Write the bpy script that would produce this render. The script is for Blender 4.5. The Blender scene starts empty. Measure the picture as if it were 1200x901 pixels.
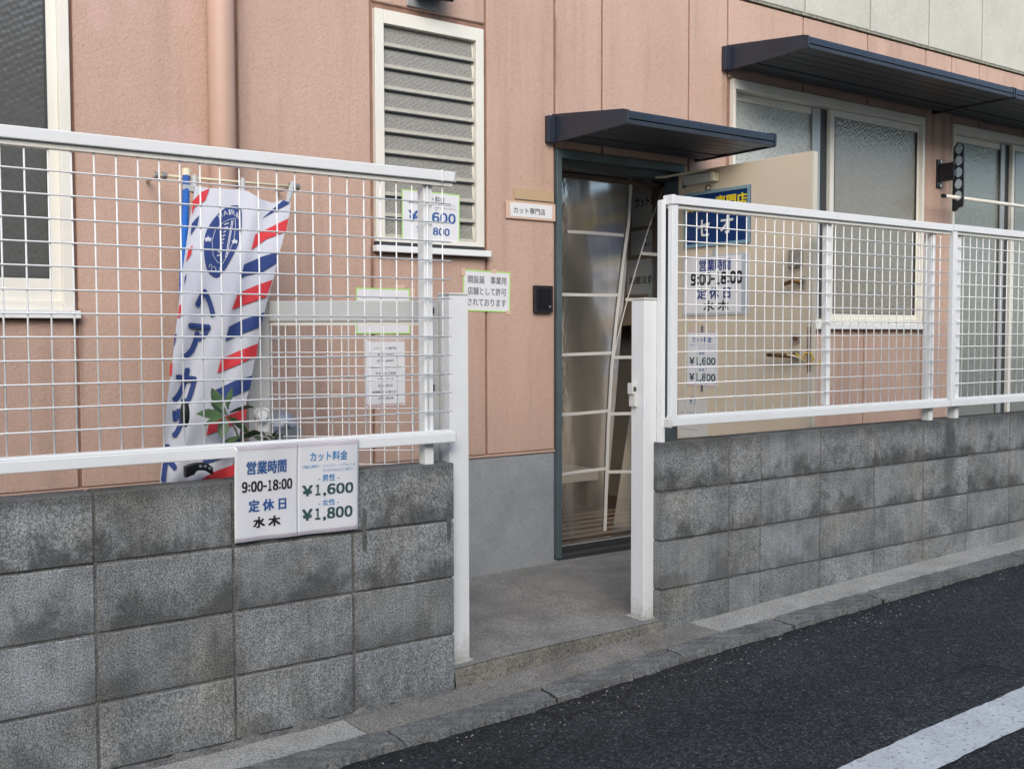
import bpy, bmesh, math, random
from mathutils import Vector, Matrix
random.seed(7)
scene = bpy.context.scene
COL = scene.collection
R = math.radians

# ------------------------------------------------------------------ camera
F_PX, YAW, PITCH, ROLL = 1201.78, .6101, -.0466, -.0024
CAM = Vector((-1.8768, -3.0199, 1.2346))
_cy, _sy, _cp, _sp = math.cos(YAW), math.sin(YAW), math.cos(PITCH), math.sin(PITCH)
FW = Vector((_sy*_cp, _cy*_cp, _sp))
_r = Vector((_cy, -_sy, 0)); _u = _r.cross(FW)
RT = _r*math.cos(ROLL) + _u*math.sin(ROLL)
UP = -_r*math.sin(ROLL) + _u*math.cos(ROLL)
cam_data = bpy.data.cameras.new('camera')
cam_data.sensor_width = 36; cam_data.lens = F_PX*36/1200
cam_data.clip_start = .05; cam_data.clip_end = 500
cam = bpy.data.objects.new('camera', cam_data); COL.objects.link(cam)
cam.matrix_world = Matrix(((RT.x, UP.x, -FW.x, CAM.x), (RT.y, UP.y, -FW.y, CAM.y), (RT.z, UP.z, -FW.z, CAM.z), (0, 0, 0, 1)))
scene.camera = cam

# ------------------------------------------------------------------ light
SUN_EL, SUN_AZ = 32, 208          # azimuth clockwise from +Y
world = bpy.data.worlds.new('World'); scene.world = world; world.use_nodes = True
wn = world.node_tree
sky = wn.nodes.new('ShaderNodeTexSky'); sky.sky_type = 'NISHITA'; sky.sun_disc = False
sky.sun_elevation = R(SUN_EL); sky.sun_rotation = R(SUN_AZ)
sky.air_density = 1.0; sky.dust_density = 1.4; sky.ozone_density = 1.0
bg = wn.nodes['Background']; bg.inputs[1].default_value = .15
wn.links.new(sky.outputs[0], bg.inputs[0])
sun_data = bpy.data.lights.new('sun', 'SUN'); sun_data.energy = 1.28; sun_data.angle = R(45); sun_data.color = (1, .925, .79)
sun = bpy.data.objects.new('sun', sun_data); COL.objects.link(sun)
_sd = Vector((math.sin(R(SUN_AZ))*math.cos(R(SUN_EL)), math.cos(R(SUN_AZ))*math.cos(R(SUN_EL)), math.sin(R(SUN_EL))))
sun.rotation_euler = _sd.to_track_quat('Z', 'Y').to_euler()
vs = scene.view_settings
vs.view_transform = 'Standard'; vs.look = 'None'; vs.gamma = 1; vs.exposure = .93

# ------------------------------------------------------------------ materials
def nodes_of(name):
    m = bpy.data.materials.new(name); m.use_nodes = True
    nt = m.node_tree
    return m, nt, nt.nodes['Principled BSDF']
def node(nt, t, **kw):
    n = nt.nodes.new(t)
    for k, v in kw.items(): setattr(n, k, v)
    return n
def pos(nt, scale=(1, 1, 1)):
    g = node(nt, 'ShaderNodeNewGeometry'); mp = node(nt, 'ShaderNodeMapping')
    mp.inputs['Scale'].default_value = scale
    nt.links.new(g.outputs['Position'], mp.inputs['Vector'])
    return mp.outputs[0]
def noise(nt, vec, scale, detail=4, rough=.55):
    n = node(nt, 'ShaderNodeTexNoise'); n.inputs['Scale'].default_value = scale
    n.inputs['Detail'].default_value = detail; n.inputs['Roughness'].default_value = rough
    nt.links.new(vec, n.inputs['Vector']); return n.outputs[0]
def ramp(nt, fac, stops):
    r = node(nt, 'ShaderNodeValToRGB'); e = r.color_ramp.elements
    while len(e) < len(stops): e.new(.5)
    for i, (p, c) in enumerate(stops):
        e[i].position = p; e[i].color = c if len(c) == 4 else (*c, 1)
    nt.links.new(fac, r.inputs[0]); return r.outputs[0]
def g3(v): return (v, v, v)
def mix(nt, a, b, fac, mode='MIX'):
    n = node(nt, 'ShaderNodeMix', data_type='RGBA', blend_type=mode)
    for sock, val in ((n.inputs[6], a), (n.inputs[7], b), (n.inputs[0], fac)):
        if hasattr(val, 'links') or hasattr(val, 'is_output'): nt.links.new(val, sock)
        elif isinstance(val, (int, float)): sock.default_value = val
        else: sock.default_value = (*val, 1)
    return n.outputs[2]
def mth(nt, op, a, b=None, c=None):
    n = node(nt, 'ShaderNodeMath', operation=op)
    for i, v in enumerate((a, b, c)):
        if v is None: continue
        if isinstance(v, (int, float)): n.inputs[i].default_value = v
        else: nt.links.new(v, n.inputs[i])
    return n.outputs[0]
def bump(nt, bsdf, h, strength=.3, dist=.005):
    b = node(nt, 'ShaderNodeBump'); b.inputs['Strength'].default_value = strength; b.inputs['Distance'].default_value = dist
    nt.links.new(h, b.inputs['Height']); nt.links.new(b.outputs[0], bsdf.inputs['Normal'])
def plain(name, col, rough=.5, metal=0, var=0, vscale=6, bmp=0, bscale=200, spec=.5, emission=None):
    m, nt, b = nodes_of(name)
    b.inputs['Roughness'].default_value = rough; b.inputs['Metallic'].default_value = metal
    b.inputs['Specular IOR Level'].default_value = spec
    if var:
        n = noise(nt, pos(nt), vscale, 5)
        lo = tuple(c*(1-var) for c in col); hi = tuple(min(1, c*(1+var)) for c in col)
        nt.links.new(ramp(nt, n, [(.3, lo), (.7, hi)]), b.inputs['Base Color'])
    else: b.inputs['Base Color'].default_value = (*col, 1)
    if bmp: bump(nt, b, noise(nt, pos(nt), bscale, 3), bmp, .002)
    return m
def sep(nt):
    g = node(nt, 'ShaderNodeNewGeometry'); s = node(nt, 'ShaderNodeSeparateXYZ')
    nt.links.new(g.outputs['Position'], s.inputs[0]); return s.outputs
def smooth(nt, v, lo, hi, a=0., b=1.):
    n = node(nt, 'ShaderNodeMapRange', interpolation_type='SMOOTHSTEP')
    nt.links.new(v, n.inputs[0])
    for i, x in zip((1, 2, 3, 4), (lo, hi, a, b)): n.inputs[i].default_value = x
    return n.outputs[0]

def pink_material():
    m, nt, b = nodes_of('pink_textured_paint')
    base = ramp(nt, noise(nt, pos(nt, (1, 1, .35)), 2.2, 6, .6), [(.3, (.485, .332, .264)), (.7, (.56, .388, .312))])
    grain = ramp(nt, noise(nt, pos(nt, (1, 1, .7)), 170, 3, .6), [(.30, g3(.86)), (.48, g3(1.0)), (.75, g3(1.06))])
    c = mix(nt, base, grain, 1, 'MULTIPLY')
    xyz = sep(nt)
    wob = mth(nt, 'MULTIPLY', noise(nt, pos(nt), 14, 4), .5)
    for (cx, cz, rx, rz, k) in ((-.905, 2.47, .045, .10, .55), (-.775, 2.55, .03, .07, .4), (-.575, 2.53, .03, .08, .4), (-.60, 2.03, .10, .05, .45), (.99, 1.77, .05, .04, .2)):
        dx = mth(nt, 'POWER', mth(nt, 'DIVIDE', mth(nt, 'SUBTRACT', xyz[0], cx), rx), 2)
        dz = mth(nt, 'POWER', mth(nt, 'DIVIDE', mth(nt, 'SUBTRACT', xyz[2], cz), rz), 2)
        d = mth(nt, 'ADD', mth(nt, 'ADD', dx, dz), wob)
        c = mix(nt, c, (.60, .40, .37), mth(nt, 'MULTIPLY', smooth(nt, d, .5, 1.5, 1, 0), k))
    # run-off stains below sill ends and brackets
    for (cx, zt, ln, wd, k) in ((-1.0, 1.33, .60, .022, .75), (.236, 1.63, .45, .016, .6), (.846, 1.62, .55, .016, .6), (1.257, 2.80, .5, .014, .5), (4.46, 2.73, .5, .03, .5), (4.58, 2.70, .9, .05, .35), (2.45, 2.70, .55, .022, .45), (-1.3, 1.3, .35, .05, .3), (.55, 1.6, .30, .10, .25)):
        dx = mth(nt, 'ABSOLUTE', mth(nt, 'SUBTRACT', xyz[0], cx))
        across = smooth(nt, mth(nt, 'ADD', dx, mth(nt, 'MULTIPLY', wob, wd*1.2)), wd*.3, wd*1.7, 1, 0)
        fall = mth(nt, 'MULTIPLY', smooth(nt, xyz[2], zt-ln, zt, 0, 1), smooth(nt, xyz[2], zt, zt+.02, 1, 0))
        c = mix(nt, c, (.20, .13, .10), mth(nt, 'MULTIPLY', mth(nt, 'MULTIPLY', across, fall), k))
    # grime streaks
    st = ramp(nt, noise(nt, pos(nt, (1, 1, .06)), 9, 6, .65), [(.50, g3(1)), (.72, g3(.80))])
    c = mix(nt, c, st, .8, 'MULTIPLY')
    sp = ramp(nt, noise(nt, pos(nt), 75, 2), [(.24, g3(.75)), (.29, g3(1))])
    c = mix(nt, c, sp, .7, 'MULTIPLY')
    nt.links.new(c, b.inputs['Base Color'])
    b.inputs['Roughness'].default_value = .82; b.inputs['Specular IOR Level'].default_value = .25
    h = mth(nt, 'ADD', noise(nt, pos(nt, (1, 1, .8)), 120, 3), mth(nt, 'MULTIPLY', noise(nt, pos(nt, (1, 1, 1)), 40, 2), .25))
    bump(nt, b, h, .55, .005)
    return m
def block_material():
    m, nt, b = nodes_of('weathered_concrete_block')
    oi = node(nt, 'ShaderNodeObjectInfo')
    xyz = sep(nt)
    base = ramp(nt, noise(nt, pos(nt, (1, 1, .75)), 250, 3, .75), [(.36, (.115, .12, .121)), (.50, (.295, .306, .308)), (.64, (.54, .555, .56))])
    pits = ramp(nt, noise(nt, pos(nt), 95, 2, .6), [(.30, g3(.60)), (.38, g3(1))])
    c = mix(nt, base, pits, .8, 'MULTIPLY')
    patch = ramp(nt, noise(nt, pos(nt), 4, 5, .6), [(.34, g3(.66)), (.64, g3(1.04))])
    c = mix(nt, c, patch, 1, 'MULTIPLY')
    streak = ramp(nt, noise(nt, pos(nt, (1, 1, .07)), 42, 3, .6), [(.40, g3(.86)), (.6, g3(1.05))])
    c = mix(nt, c, streak, .7, 'MULTIPLY')
    # damp dark bands creeping up from the foot of the upper courses, with a ragged edge
    zc = mth(nt, 'FRACT', mth(nt, 'DIVIDE', xyz[2], .2))
    rag = mth(nt, 'MULTIPLY', mth(nt, 'SUBTRACT', noise(nt, pos(nt, (1, 1, .8)), 6.5, 8, .68), .53), 3.0)
    band = smooth(nt, mth(nt, 'SUBTRACT', zc, rag), .00, .62, 1, 0)
    hi = smooth(nt, xyz[2], .22, .52, .62, 1)
    spot = ramp(nt, noise(nt, pos(nt), 8.5, 8, .72), [(.50, g3(0)), (.70, g3(.8))])
    edge = smooth(nt, mth(nt, 'ADD', xyz[2], mth(nt, 'MULTIPLY', noise(nt, pos(nt, (1, 1, .3)), 14, 4), .11)), .78, .86, 0, .8)
    sf = mth(nt, 'MULTIPLY', mth(nt, 'MAXIMUM', band, spot), hi)
    # a drip stain on the far wall
    wv = mth(nt, 'MULTIPLY', mth(nt, 'SUBTRACT', noise(nt, pos(nt, (.2, .2, 1)), 7, 3), .5), .12)
    dr = mth(nt, 'ABSOLUTE', mth(nt, 'ADD', mth(nt, 'SUBTRACT', xyz[0], 2.985), wv))
    drip = mth(nt, 'MULTIPLY', smooth(nt, dr, .02, .075, 1, 0), smooth(nt, xyz[2], .15, .75, .15, .9))
    dk = mth(nt, 'MAXIMUM', mth(nt, 'MAXIMUM', sf, edge), drip)
    c = mix(nt, c, (.060, .063, .062), mth(nt, 'MULTIPLY', dk, .80))
    tone = ramp(nt, oi.outputs['Random'], [(0, (.88, .88, .87)), (.5, (1, 1, 1.0)), (1, (1.05, 1.06, 1.08))])
    c = mix(nt, c, tone, 1, 'MULTIPLY')
    warm = ramp(nt, noise(nt, pos(nt), 3.1, 3), [(.5, (1, 1, 1)), (.7, (1.1, 1.03, .9))])
    c = mix(nt, c, warm, .8, 'MULTIPLY')
    nt.links.new(c, b.inputs['Base Color']); b.inputs['Roughness'].default_value = .93; b.inputs['Specular IOR Level'].default_value = .15
    bump(nt, b, noise(nt, pos(nt), 230, 3, .7), .7, .004)
    return m
def concrete_material(name, lo, hi, s=7, fine=120, dark=.0, bmp=.35, grain=1.0):
    m, nt, b = nodes_of(name)
    c = ramp(nt, noise(nt, pos(nt), s, 7, .62), [(.3, lo), (.7, hi)])
    sp = ramp(nt, noise(nt, pos(nt), fine, 2, .6), [(.3, g3(1-.55*grain)), (.5, g3(1)), (.72, g3(1+.4*grain))])
    c = mix(nt, c, sp, 1, 'MULTIPLY')
    if dark:
        d = ramp(nt, noise(nt, pos(nt), 3.4, 6, .7), [(.46, g3(1)), (.66, g3(1-dark))])
        c = mix(nt, c, d, 1, 'MULTIPLY')
    nt.links.new(c, b.inputs['Base Color']); b.inputs['Roughness'].default_value = .9; b.inputs['Specular IOR Level'].default_value = .2
    bump(nt, b, noise(nt, pos(nt), fine*1.1, 3), bmp, .004)
    return m
def asphalt_material():
    m, nt, b = nodes_of('asphalt')
    vo = node(nt, 'ShaderNodeTexVoronoi'); vo.inputs['Scale'].default_value = 155
    nt.links.new(pos(nt), vo.inputs['Vector'])
    r = node(nt, 'ShaderNodeSeparateColor'); nt.links.new(vo.outputs['Color'], r.inputs[0])
    stone = ramp(nt, r.outputs[0], [(0, g3(.009)), (.5, (.023, .024, .026)), (.86, (.050, .052, .056)), (.97, (.085, .086, .088)), (1, (.15, .15, .15))])
    big = ramp(nt, noise(nt, pos(nt, (.6, 1.2, 1)), 1.9, 8, .7), [(.3, g3(.62)), (.7, g3(1.45))])
    cv = node(nt, 'ShaderNodeTexVoronoi', feature='DISTANCE_TO_EDGE'); cv.inputs['Scale'].default_value = 1.1
    wv_ = node(nt, 'ShaderNodeMix', data_type='VECTOR'); wv_.inputs[0].default_value = .18
    nz_ = node(nt, 'ShaderNodeTexNoise'); nz_.inputs['Scale'].default_value = 4; nz_.inputs['Detail'].default_value = 6
    nt.links.new(pos(nt), nz_.inputs['Vector']); nt.links.new(pos(nt), wv_.inputs[4]); nt.links.new(nz_.outputs['Color'], wv_.inputs[5]); nt.links.new(wv_.outputs[1], cv.inputs['Vector'])
    crack = mix(nt, ramp(nt, cv.outputs['Distance'], [(.002, g3(.35)), (.006, g3(1))]), (1, 1, 1), ramp(nt, noise(nt, pos(nt), .9, 3), [(.48, g3(1)), (.56, g3(0))]))
    big = mix(nt, big, crack, 1, 'MULTIPLY')
    c = mix(nt, stone, big, 1, 'MULTIPLY')
    xyz = sep(nt)
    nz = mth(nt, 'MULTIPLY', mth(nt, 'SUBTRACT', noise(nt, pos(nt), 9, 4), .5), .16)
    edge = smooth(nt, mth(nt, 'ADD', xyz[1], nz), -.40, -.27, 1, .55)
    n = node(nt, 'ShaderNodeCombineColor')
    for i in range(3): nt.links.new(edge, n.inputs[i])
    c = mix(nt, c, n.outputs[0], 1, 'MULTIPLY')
    nt.links.new(c, b.inputs['Base Color']); b.inputs['Roughness'].default_value = .8; b.inputs['Specular IOR Level'].default_value = .35
    h = mth(nt, 'ADD', vo.outputs['Distance'], mth(nt, 'MULTIPLY', noise(nt, pos(nt), 260, 2), .4))
    bump(nt, b, h, 1.0, .006)
    return m
def road_paint_material():
    m, nt, b = nodes_of('worn_road_paint')
    w = ramp(nt, noise(nt, pos(nt), 75, 5, .75), [(.355, (.06, .06, .065)), (.40, (.52, .53, .52)), (.6, (.64, .65, .64))])
    cr = ramp(nt, noise(nt, pos(nt), 6, 5), [(.35, g3(.85)), (.65, g3(1.06))])
    nt.links.new(mix(nt, w, cr, 1, 'MULTIPLY'), b.inputs['Base Color']); b.inputs['Roughness'].default_value = .75
    bump(nt, b, noise(nt, pos(nt), 160, 3), .6, .003)
    return m
def pebble_glass(name, col, rough=.12, strength=.5, scale=52, spec=.9):
    m, nt, b = nodes_of(name)
    b.inputs['Base Color'].default_value = (*col, 1); b.inputs['Roughness'].default_value = rough
    b.inputs['Specular IOR Level'].default_value = spec; b.inputs['Coat Weight'].default_value = .0
    v = node(nt, 'ShaderNodeTexVoronoi', feature='SMOOTH_F1'); v.inputs['Scale'].default_value = scale
    v.inputs['Randomness'].default_value = .35; v.inputs['Smoothness'].default_value = .6
    mp = node(nt, 'ShaderNodeMapping'); mp.inputs['Rotation'].default_value = (0, R(32), 0)
    nt.links.new(pos(nt), mp.inputs['Vector']); nt.links.new(mp.outputs[0], v.inputs['Vector'])
    c = ramp(nt, v.outputs['Distance'], [(.1, tuple(x*.86 for x in col)), (.6, tuple(min(1, x*1.18) for x in col))])
    nt.links.new(c, b.inputs['Base Color'])
    bump(nt, b, v.outputs['Distance'], strength, .008)
    return m
def white_material():
    m, nt, b = nodes_of('white_aluminium')
    c = ramp(nt, noise(nt, pos(nt), 5, 6, .65), [(.25, (.75, .755, .745)), (.5, (.80, .81, .81)), (.8, (.81, .82, .82))])
    sp = ramp(nt, noise(nt, pos(nt, (1, 1, .5)), 85, 2, .5), [(.20, g3(.62)), (.245, g3(1))])
    c = mix(nt, c, sp, .8, 'MULTIPLY')
    xyz = sep(nt)
    g = smooth(nt, mth(nt, 'ADD', xyz[2], mth(nt, 'MULTIPLY', noise(nt, pos(nt), 30, 5, .7), .22)), .16, .30, .6, 0)
    c = mix(nt, c, (.34, .31, .26), g)
    nt.links.new(c, b.inputs['Base Color']); b.inputs['Roughness'].default_value = .4
    return m
def vinyl_material():
    m = bpy.data.materials.new('clear_vinyl'); m.use_nodes = True; nt = m.node_tree
    nt.nodes.remove(nt.nodes['Principled BSDF']); out = nt.nodes['Material Output']
    tr = node(nt, 'ShaderNodeBsdfTransparent'); tr.inputs[0].default_value = (.93, .92, .90, 1)
    gl = node(nt, 'ShaderNodeBsdfGlossy'); gl.inputs['Roughness'].default_value = .20; gl.inputs[0].default_value = (1, 1, 1, 1)
    df = node(nt, 'ShaderNodeBsdfDiffuse'); df.inputs[0].default_value = (.42, .395, .365, 1)
    xyz = sep(nt)
    crk = mth(nt, 'MULTIPLY', noise(nt, pos(nt, (1, 1, .45)), 38, 2, .5), smooth(nt, xyz[0], 1.38, 1.50, .45, .02))
    h = mth(nt, 'ADD', noise(nt, pos(nt, (1, 1, .45)), 6, 1, .4), crk)
    bp = node(nt, 'ShaderNodeBump'); bp.inputs['Strength'].default_value = .7; bp.inputs['Distance'].default_value = .010
    nt.links.new(h, bp.inputs['Height']); nt.links.new(bp.outputs[0], gl.inputs['Normal'])
    fr = node(nt, 'ShaderNodeFresnel'); fr.inputs[0].default_value = 1.5; nt.links.new(bp.outputs[0], fr.inputs['Normal'])
    m1 = node(nt, 'ShaderNodeMixShader'); m1.inputs[0].default_value = .10
    nt.links.new(tr.outputs[0], m1.inputs[1]); nt.links.new(df.outputs[0], m1.inputs[2])
    m2 = node(nt, 'ShaderNodeMixShader'); nt.links.new(mth(nt, 'MINIMUM', mth(nt, 'MULTIPLY', fr.outputs[0], 1.1), .6), m2.inputs[0])
    nt.links.new(m1.outputs[0], m2.inputs[1]); nt.links.new(gl.outputs[0], m2.inputs[2])
    nt.links.new(m2.outputs[0], out.inputs[0])
    return m

MT = dict(
    pink=pink_material(), block=block_material(), asphalt=asphalt_material(), paint=road_paint_material(),
    pinkdark=plain('pink_joint_sealant', (.27, .155, .115), .85, var=.2, vscale=20),
    mortar=concrete_material('grey_mortar', (.10, .10, .098), (.20, .195, .18), 12, 160),
    smear=plain('dark_sealant', (.10, .103, .10), .8, var=.3, vscale=40),
    slab=concrete_material('entrance_concrete', (.19, .187, .175), (.285, .28, .262), 4.5, 130, .2, .4, .9),
    slabedge=concrete_material('rough_brown_concrete', (.15, .14, .12), (.25, .232, .20), 9, 110, .3, .6, 1.0),
    strip=concrete_material('pale_edging_concrete', (.32, .31, .28), (.43, .42, .385), 5, 170, .2),
    stripbrown=concrete_material('brown_edging_mortar', (.19, .178, .155), (.28, .265, .235), 6, 150, .25),
    kerb=concrete_material('dark_kerb_concrete', (.125, .128, .122), (.225, .225, .213), 6, 140, .35, .7, 1.1),
    base=concrete_material('smooth_foundation_concrete', (.275, .295, .31), (.345, .365, .38), 1.6, 90, .14, .05, .18),
    white=white_material(),
    gategrey=plain('pale_grey_aluminium', (.52, .53, .52), .4, var=.05, vscale=8),
    wirewhite=plain('white_coated_wire', (.86, .86, .85), .4),
    whiteold=plain('chalky_white_paint', (.66, .65, .62), .5, var=.06, vscale=14),
    framew=plain('offwhite_aluminium', (.76, .73, .65), .38, var=.04, vscale=6),
    railgrey=plain('grey_cream_rail', (.50, .48, .41), .45, var=.08, vscale=30),
    cream=plain('cream_aluminium', (.77, .745, .675), .35, var=.04, vscale=6),
    greyalu=plain('grey_aluminium', (.40, .41, .42), .35, .3),
    darkalu=plain('dark_gasket', (.04, .043, .047), .5),
    navy=plain('navy_awning_metal', (.017, .024, .040), .38, var=.18, vscale=8, spec=.55),
    navyslat=plain('navy_soffit', (.026, .031, .042), .42, var=.2, vscale=12, spec=.45),
    steelblue=plain('blue_grey_steel', (.075, .105, .118), .5, var=.15, vscale=9),
    black=plain('black_plastic', (.012, .013, .015), .45),
    blackmetal=plain('black_enamel', (.010, .011, .016), .3),
    doorpaint=plain('beige_door_paint', (.64, .54, .41), .5, var=.05, vscale=3, bmp=.05, bscale=90),
    doortape=plain('glossy_tape', (.68, .60, .47), .2),
    dooredge=plain('pale_door_edge', (.62, .57, .46), .5),
    steel=plain('worn_steel', (.45, .43, .40), .35, .8, var=.2, vscale=60),
    brass=plain('dull_bronze', (.22, .13, .06), .4, .7, var=.2, vscale=80),
    silver=plain('stainless_steel', (.42, .46, .52), .45, .45),
    paper=plain('white_paper', (.74, .74, .76), .55, var=.02, vscale=12),
    lampaper=plain('laminated_white_paper', (.77, .77, .79), .22, var=.015, vscale=9, spec=.6),
    brightpaper=plain('bright_white_paper', (.86, .85, .83), .6),
    dimpaper=plain('grey_white_paper', (.62, .60, .57), .7),
    green=plain('lime_border', (.42, .72, .18), .6),
    stripepink=plain('mauve_border_stripe', (.50, .42, .50), .6),
    stripered=plain('red_border_stripe', (.50, .24, .20), .6),
    inkblue=plain('blue_ink', (.035, .11, .32), .5),
    inklight=plain('light_blue_ink', (.06, .26, .55), .5),
    inkdeep=plain('deep_blue_ink', (.02, .04, .20), .5),
    inkblack=plain('black_ink', (.014, .014, .018), .5),
    inkteal=plain('dark_teal_ink', (.035, .085, .095), .5),
    inkgrey=plain('grey_ink', (.12, .12, .16), .6),
    signblue=plain('sign_blue_enamel', (.006, .035, .145), .3, var=.15, vscale=10),
    signframe=plain('pale_blue_frame', (.20, .33, .40), .4),
    signyellow=plain('sign_yellow', (.80, .62, .02), .45),
    signwhite=plain('sign_white', (.75, .75, .75), .45),
    panelgrey=plain('pale_grey_board', (.50, .53, .56), .4),
    clothw=plain('banner_white_cloth', (.50, .505, .545), .85, bmp=.1, bscale=500),
    clothred=plain('banner_red_print', (.55, .03, .038), .8),
    clothblue=plain('banner_blue_print', (.018, .042, .165), .8),
    bluepole=plain('blue_plastic_pole', (.01, .12, .45), .4),
    greyplas=plain('grey_plastic', (.45, .46, .45), .5),
    creamplas=plain('cream_plastic', (.70, .64, .46), .5),
    brownplas=plain('tan_plate', (.50, .36, .22), .5),
    tape=plain('peach_tape', (.66, .46, .36), .4),
    pinkpipe=plain('pink_painted_pipe', (.53, .345, .265), .55, var=.06, vscale=3),
    whitepanel=concrete_material('white_textured_cladding', (.50, .495, .44), (.56, .555, .495), 3, 110, .10, .2, .2),
    grime=plain('grimy_flashing', (.26, .255, .20), .9, var=.5, vscale=40),
    room=plain('dim_room_wall', (.22, .195, .17), .8, var=.1, vscale=3),
    boardbrown=plain('brown_board', (.42, .33, .24), .7, var=.1, vscale=5),
    roomdark=plain('dark_wood', (.12, .085, .065), .6, var=.2, vscale=8),
    roomfloor=plain('brown_floor', (.12, .095, .075), .6, var=.2, vscale=8),
    matdark=plain('dark_mat_stripe', (.06, .035, .03), .95),
    mattan=plain('tan_mat_stripe', (.32, .24, .16), .95, var=.2, vscale=60),
    strap=plain('white_vinyl_tape', (.58, .57, .55), .4),
    yellow=plain('yellow_cord', (.75, .48, .03), .6),
    orange=plain('orange_print', (.75, .36, .02), .6),
    leaf=plain('green_leaf', (.055, .11, .035), .45, var=.35, vscale=30),
    leafdark=plain('dark_green_leaf', (.022, .04, .018), .5, var=.4, vscale=40),
    stem=plain('brown_stem', (.10, .075, .045), .8),
    pot=plain('terracotta_pot', (.30, .12, .07), .8, var=.15, vscale=10),
    glassL=pebble_glass('dark_pebbled_glass', (.085, .085, .08), .17, .3, 46),
    glassR=pebble_glass('grey_pebbled_glass', (.195, .18, .148), .17, .5, 48),
    glassRL=pebble_glass('bright_pebbled_glass', (.47, .49, .46), .18, .8, 48),
    glassT=pebble_glass('blue_grey_pebbled_glass', (.20, .215, .195), .17, .4, 48),
    glassS=pebble_glass('grey_louvre_glass', (.26, .25, .22), .28, .4, 60, .5),
    vinyl=vinyl_material(),
)

# ------------------------------------------------------------------ mesh helpers
class MB:
    def __init__(s): s.v = []; s.f = []
    def add(s, vs, fs):
        n = len(s.v); s.v += [tuple(v) for v in vs]; s.f += [tuple(i+n for i in f) for f in fs]; return s
    def box(s, x0, x1, y0, y1, z0, z1):
        return s.add([(x0,y0,z0),(x1,y0,z0),(x1,y1,z0),(x0,y1,z0),(x0,y0,z1),(x1,y0,z1),(x1,y1,z1),(x0,y1,z1)],
                     [(0,3,2,1),(4,5,6,7),(0,1,5,4),(1,2,6,5),(2,3,7,6),(3,0,4,7)])
    def prism_x(s, prof, x0, x1):           # profile of (y,z) extruded along x
        n = len(prof)
        return s.add([(x0,y,z) for y,z in prof]+[(x1,y,z) for y,z in prof],
                     [tuple(range(n-1,-1,-1)), tuple(range(n,2*n))]+[(i,(i+1)%n,n+(i+1)%n,n+i) for i in range(n)])
    def tube(s, pts, r, n=6, caps=True):
        pts = [Vector(p) for p in pts]; rs = r if isinstance(r, (list, tuple)) else [r]*len(pts)
        base = len(s.v); prev = None
        for i, p in enumerate(pts):
            d = (pts[min(i+1, len(pts)-1)]-pts[max(i-1, 0)]).normalized()
            a = prev if prev is not None else (Vector((0,0,1)) if abs(d.z) < .9 else Vector((1,0,0)))
            a = (a-d*a.dot(d)).normalized(); prev = a; b = d.cross(a)
            for k in range(n):
                t = 2*math.pi*k/n; s.v.append(tuple(p+(a*math.cos(t)+b*math.sin(t))*rs[i]))
        for i in range(len(pts)-1):
            for k in range(n):
                k2 = (k+1) % n
                s.f.append((base+i*n+k, base+i*n+k2, base+(i+1)*n+k2, base+(i+1)*n+k))
        if caps:
            s.f.append(tuple(base+k for k in reversed(range(n)))); s.f.append(tuple(base+(len(pts)-1)*n+k for k in range(n)))
        return s
    def grid(s, fn, nu, nv):
        b = len(s.v)
        for j in range(nv+1):
            for i in range(nu+1): s.v.append(tuple(fn(i/nu, j/nv)))
        for j in range(nv):
            for i in range(nu):
                a = b+j*(nu+1)+i; s.f.append((a, a+1, a+nu+2, a+nu+1))
        return s
    def mesh(s, name):
        m = bpy.data.meshes.new(name); m.from_pydata(s.v, [], s.f); m.update(); return m
    def build(s, name, mat, parent=None, smooth=False, bevel=0, solid=0):
        m = s.mesh(name); m.materials.append(MT[mat] if isinstance(mat, str) else mat)
        if smooth:
            for p in m.polygons: p.use_smooth = True
        o = bpy.data.objects.new(name, m); COL.objects.link(o)
        if parent: o.parent = parent
        if solid:
            q = o.modifiers.new('thick', 'SOLIDIFY'); q.thickness = solid; q.offset = -1
        if bevel:
            q = o.modifiers.new('edge', 'BEVEL'); q.width = bevel; q.segments = 2; q.limit_method = 'ANGLE'; q.angle_limit = R(40)
        return o
def box(*a): return MB().box(*a)
def chamfer_box(w, d, h, c):
    """box from the origin with every edge cut back by c"""
    vs = []
    for sx in (0, 1):
        for sy in (0, 1):
            for sz in (0, 1):
                p = Vector((sx*w, sy*d, sz*h)); q = Vector((1-2*sx, 1-2*sy, 1-2*sz))*c
                vs += [(p.x, p.y+q.y, p.z+q.z), (p.x+q.x, p.y, p.z+q.z), (p.x+q.x, p.y+q.y, p.z)]
    bm = bmesh.new()
    for v in vs: bm.verts.new(v)
    bmesh.ops.convex_hull(bm, input=bm.verts)
    bmesh.ops.dissolve_limit(bm, angle_limit=.01, verts=bm.verts, edges=bm.edges)
    m = bpy.data.meshes.new('chamfer_box'); bm.to_mesh(m); bm.free(); return m
def link(name, mesh, parent=None, loc=(0,0,0), rz=0):
    o = bpy.data.objects.new(name, mesh); COL.objects.link(o); o.location = loc; o.rotation_euler.z = rz
    if parent: o.parent = parent
    return o
def tag(o, label=None, cat=None, group=None, kind=None):
    for k, v in (('label', label), ('category', cat), ('group', group), ('kind', kind)):
        if v: o[k] = v
    return o
def empty(name, loc=(0,0,0), label=None, cat=None, group=None):
    o = bpy.data.objects.new(name, None); COL.objects.link(o); o.location = loc; o.empty_display_size = .05
    return tag(o, label, cat, group)
def adopt(root):
    """children are modelled in world coordinates: keep them there under a root placed at the thing's base"""
    inv = Matrix.Translation(root.location).inverted()
    for c in root.children: c.matrix_parent_inverse = inv
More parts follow.
